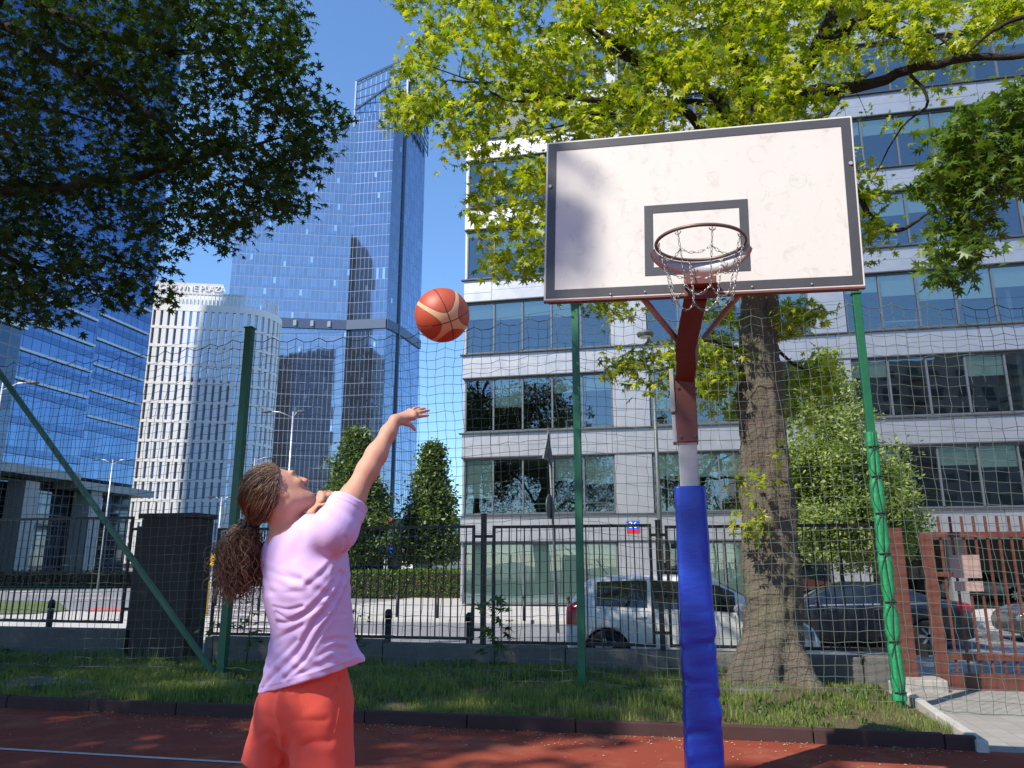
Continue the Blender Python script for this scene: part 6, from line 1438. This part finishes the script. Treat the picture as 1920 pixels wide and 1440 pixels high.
# ---- shorts
def shorts_f(P):
    d = cap_d(P, G_(584, 1238, 2.86), G_(580, 1285, 2.86), .142, .158, tf, 1.28)
    d = smin(d, cap_d(P, G_(572, 1300, 2.86), G_(578, 1310, 2.86), .158, .162, tf, 1.18), .05)
    bl = G_(522, 1335, 2.83); d = smin(d, cap_d(P, bl, bl - up * .03, .075, .075), .07)
    L = cap_d(P, hipL, hipL + (knL - hipL) * .52 + A_(cv(-.012, 0, 0)), .100, .106); L = np.maximum(L, plane_d(P, G_(488, 1426, 2.90), A_(cv(-.16, .0, -1)) / 1.013))
    R = cap_d(P, hipR, hipR + (knR - hipR) * .72, .108, .118); R = np.maximum(R, plane_d(P, hipR + (knR - hipR) * .66, A_(cv(.05, 0, -1))))
    d = smin(d, L, .045); d = smin(d, R, .045); return d
pts_ = np.array([G_(480, 1240, 2.85), G_(660, 1240, 2.85), G_(450, 1440, 2.9), G_(660, 1520, 2.85)]); lo, hi = pts_.min(0) - .24, pts_.max(0) + .24
V, Q = sdf_mesh(shorts_f, lo, hi, .0048); V = V.astype(float)
FO = [(SP([(516, 1300), (514, 1340), (522, 1385), (532, 1428)]), -.007, .014), (SP([(560, 1262), (555, 1300), (560, 1330)]), .004, .02), (SP([(640, 1275), (645, 1310), (640, 1350), (634, 1372)]), -.004, .005), (SP([(648, 1275), (652, 1320), (648, 1372)]), .002, .008), (SP([(540, 1352), (575, 1345), (615, 1352)]), .003, .014), (SP([(480, 1340), (505, 1350), (518, 1370)]), .003, .014), (SP([(650, 1262), (600, 1268), (540, 1288)]), .005, .008),
      (SP([(560, 1400), (590, 1385), (625, 1390)]), .005, .014), (SP([(470, 1390), (495, 1380), (515, 1390)]), .004, .012), (SP([(645, 1258), (640, 1285), (630, 1300)]), .005, .007)]
V = folds(V, Q, FO); V += vnormals(V, Q) * (.0016 * np.sin(V[:, 0] * 53 + V[:, 2] * 41) * np.sin(V[:, 1] * 37 - V[:, 2] * 29))[:, None]
under(npmesh('shorts', V, [Q], m_cloth('coral_jersey', (.74, .10, .065), .05, 700), smooth=True), pe)
# ---- shoes
M_SHOE = pm('white_trainer', (.6, .6, .6), .6)
for an in (anR, anL):
    toe = an + tf * .13; toe[2] = .035; heel = an - tf * .03; heel[2] = .05; zan = an[2]
    def shoe_f(P, an=an, toe=toe, heel=heel):
        d = cap_d(P, heel, an - up * .02, .042, .042); d = smin(d, cap_d(P, heel, toe, .044, .034), .03); d = smin(d, cap_d(P, an - up * .03, toe, .042, .034), .03); return np.maximum(d, .004 - P[:, 2])
    pp = np.array([an, toe, heel]); Vs, Qs = sdf_mesh(shoe_f, pp.min(0) - .08, pp.max(0) + .08, .006); under(npmesh('shoe', Vs, [Qs], M_SHOE, smooth=True), pe)
# ---- hair
pony = G_(466, 984, 2.875)
def hair_f(P):
    d = ell_d(P, hd(0, -.016, .032), HA, (.081, .099, .091)); L = P - np.array(Hc, np.float32); cut = (1.27 * (L @ f_.astype(np.float32)) - (L @ u_.astype(np.float32))) / 1.616 + .004
    d = np.maximum(d, cut); d = smin(d, cap_d(P, hd(0, -.05, -.01), pony, .050, .020), .03)
    return d + .0008 * np.sin((P @ s_.astype(np.float32)) * 260 + (P @ u_.astype(np.float32)) * 40)
pts_ = np.array([Hc, pony]); V, Q = sdf_mesh(hair_f, pts_.min(0) - .15, pts_.max(0) + .15, .004)
def m_hair():
    t = NT('brown_curly_hair'); u = t.xyz(t.new('ShaderNodeUVMap').outputs[0])[0]; col = t.ramp(u, [(0, (.06, .032, .018)), (.55, (.20, .115, .062)), (1, (.46, .30, .165))])
    return t.done(t.bsdf(col, .42, 0, None, .5))
M_HAIR = m_hair(); M_HBASE = pm('hair_base_layer', (.13, .078, .045), .6, var=.4, scale=30)  # plain brown base colour of the hair under the strands
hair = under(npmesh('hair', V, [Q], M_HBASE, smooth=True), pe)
rg = np.random.default_rng(12); VV, FF, UV = [], [], []; base = 0
def strand(L, r, u):
    global base
    L = np.array(L); V_, F__ = tri_tubes([(L, r)]); VV.append(V_); FF.append(F__ + base); UV.append(np.full(len(V_), u)); base += len(V_)
for i in range(2600):                                                # combed back from the hairline to the tie
    v = rg.normal(0, 1, 3); v /= np.linalg.norm(v)
    p = hd(0, -.016, .032) + s_ * v[0] * .084 + f_ * v[1] * .103 + u_ * v[2] * .095; L0 = p - Hc
    if 1.27 * (L0 @ f_) - L0 @ u_ > -.004 * 1.616 + rg.normal(0, .004): continue
    pts = []; fz_ = rg.uniform(.000, .010) if rg.uniform() < .75 else rg.uniform(.006, .034); ph = rg.uniform(0, 6.28); n_ = 9
    for t in np.linspace(0, rg.uniform(.45, 1), n_):
        q = p * (1 - t) + pony * t; c_ = hd(0, -.016, .032); dl = q - c_; l = np.array([dl @ s_ / .084, dl @ f_ / .103, dl @ u_ / .095]); k = np.linalg.norm(l); sc_ = max(1, 1 / max(k, .2)) if t < .72 else 1 + (max(1, 1 / max(k, .2)) - 1) * max(0, (1 - t) / .28)
        pts.append(c_ + dl * sc_ * (1 + fz_ * 6 * math.sin(math.pi * min(1, t * 1.3))) + s_ * .005 * math.sin(t * 17 + ph) + u_ * .005 * math.cos(t * 13 + ph))
    strand(pts, rg.uniform(.0005, .0012), rg.uniform(.0, 1))
V_ = np.concatenate(VV); u_arr = np.concatenate(UV); o = npmesh('hair_strands', V_, [np.concatenate(FF)], M_HAIR, None, np.stack([u_arr, u_arr], -1), True); under(o, pe).parent = hair; o.matrix_parent_inverse = Matrix()
VV, FF, UV = [], [], []; base = 0; end = G_(440, 1112, 2.87)
for i in range(1350):
    a = rg.uniform(0, 6.28); rr_ = math.sqrt(rg.uniform(0, 1)); o1 = A_(CR) * math.cos(a) * rr_ + A_(HF) * math.sin(a) * rr_; ln = rg.uniform(.55, 1.06); cr = rg.uniform(.004, .015); wk = np.cumsum(rg.normal(0, .0042, (26, 3)), 0); fq = rg.uniform(10, 20); ph = rg.uniform(0, 6.28); pts = []; wid = rg.uniform(.035, .078)
    for t in np.linspace(0, ln, 26):
        c_ = pony + (end - pony) * t + A_(CR) * (-.014 * math.sin(math.pi * min(t * 1.2, 1)) ) + up * .01 * math.sin(math.pi * t)
        w = .020 + (wid - .020) * min(1, t * 2.6) ** .7 * (1 - .45 * max(0, t - .6))
        pts.append(c_ + o1 * w + (A_(CR) * math.cos(fq * t * 1.6 + ph) + A_(HF) * math.sin(fq * t * 1.6 + ph)) * cr * min(1, t * 4) + wk[len(pts)])
    strand(pts, rg.uniform(.0005, .0016), rg.uniform(0, 1) ** 1.1)
V_ = np.concatenate(VV); u_arr = np.concatenate(UV); under(npmesh('ponytail', V_, [np.concatenate(FF)], M_HAIR, None, np.stack([u_arr, u_arr], -1), True), pe)
b = MB(); pd_ = Vector(end - pony).normalized(); o1 = pd_.orthogonal().normalized(); o2 = pd_.cross(o1)
for k in range(46):
    a = 2 * math.pi * k / 46; r_ = .030 + .004 * math.sin(k * 2.3); b.sphere(Vector(pony) + (o1 * math.cos(a) + o2 * math.sin(a)) * r_ + pd_ * .008 * math.sin(k * 1.7), .010, 8, 6)
under(b.build('hair_tie', pm('black_dotted_scrunchie', (.012, .011, .014), .6, var=.6, scale=120)), pe)
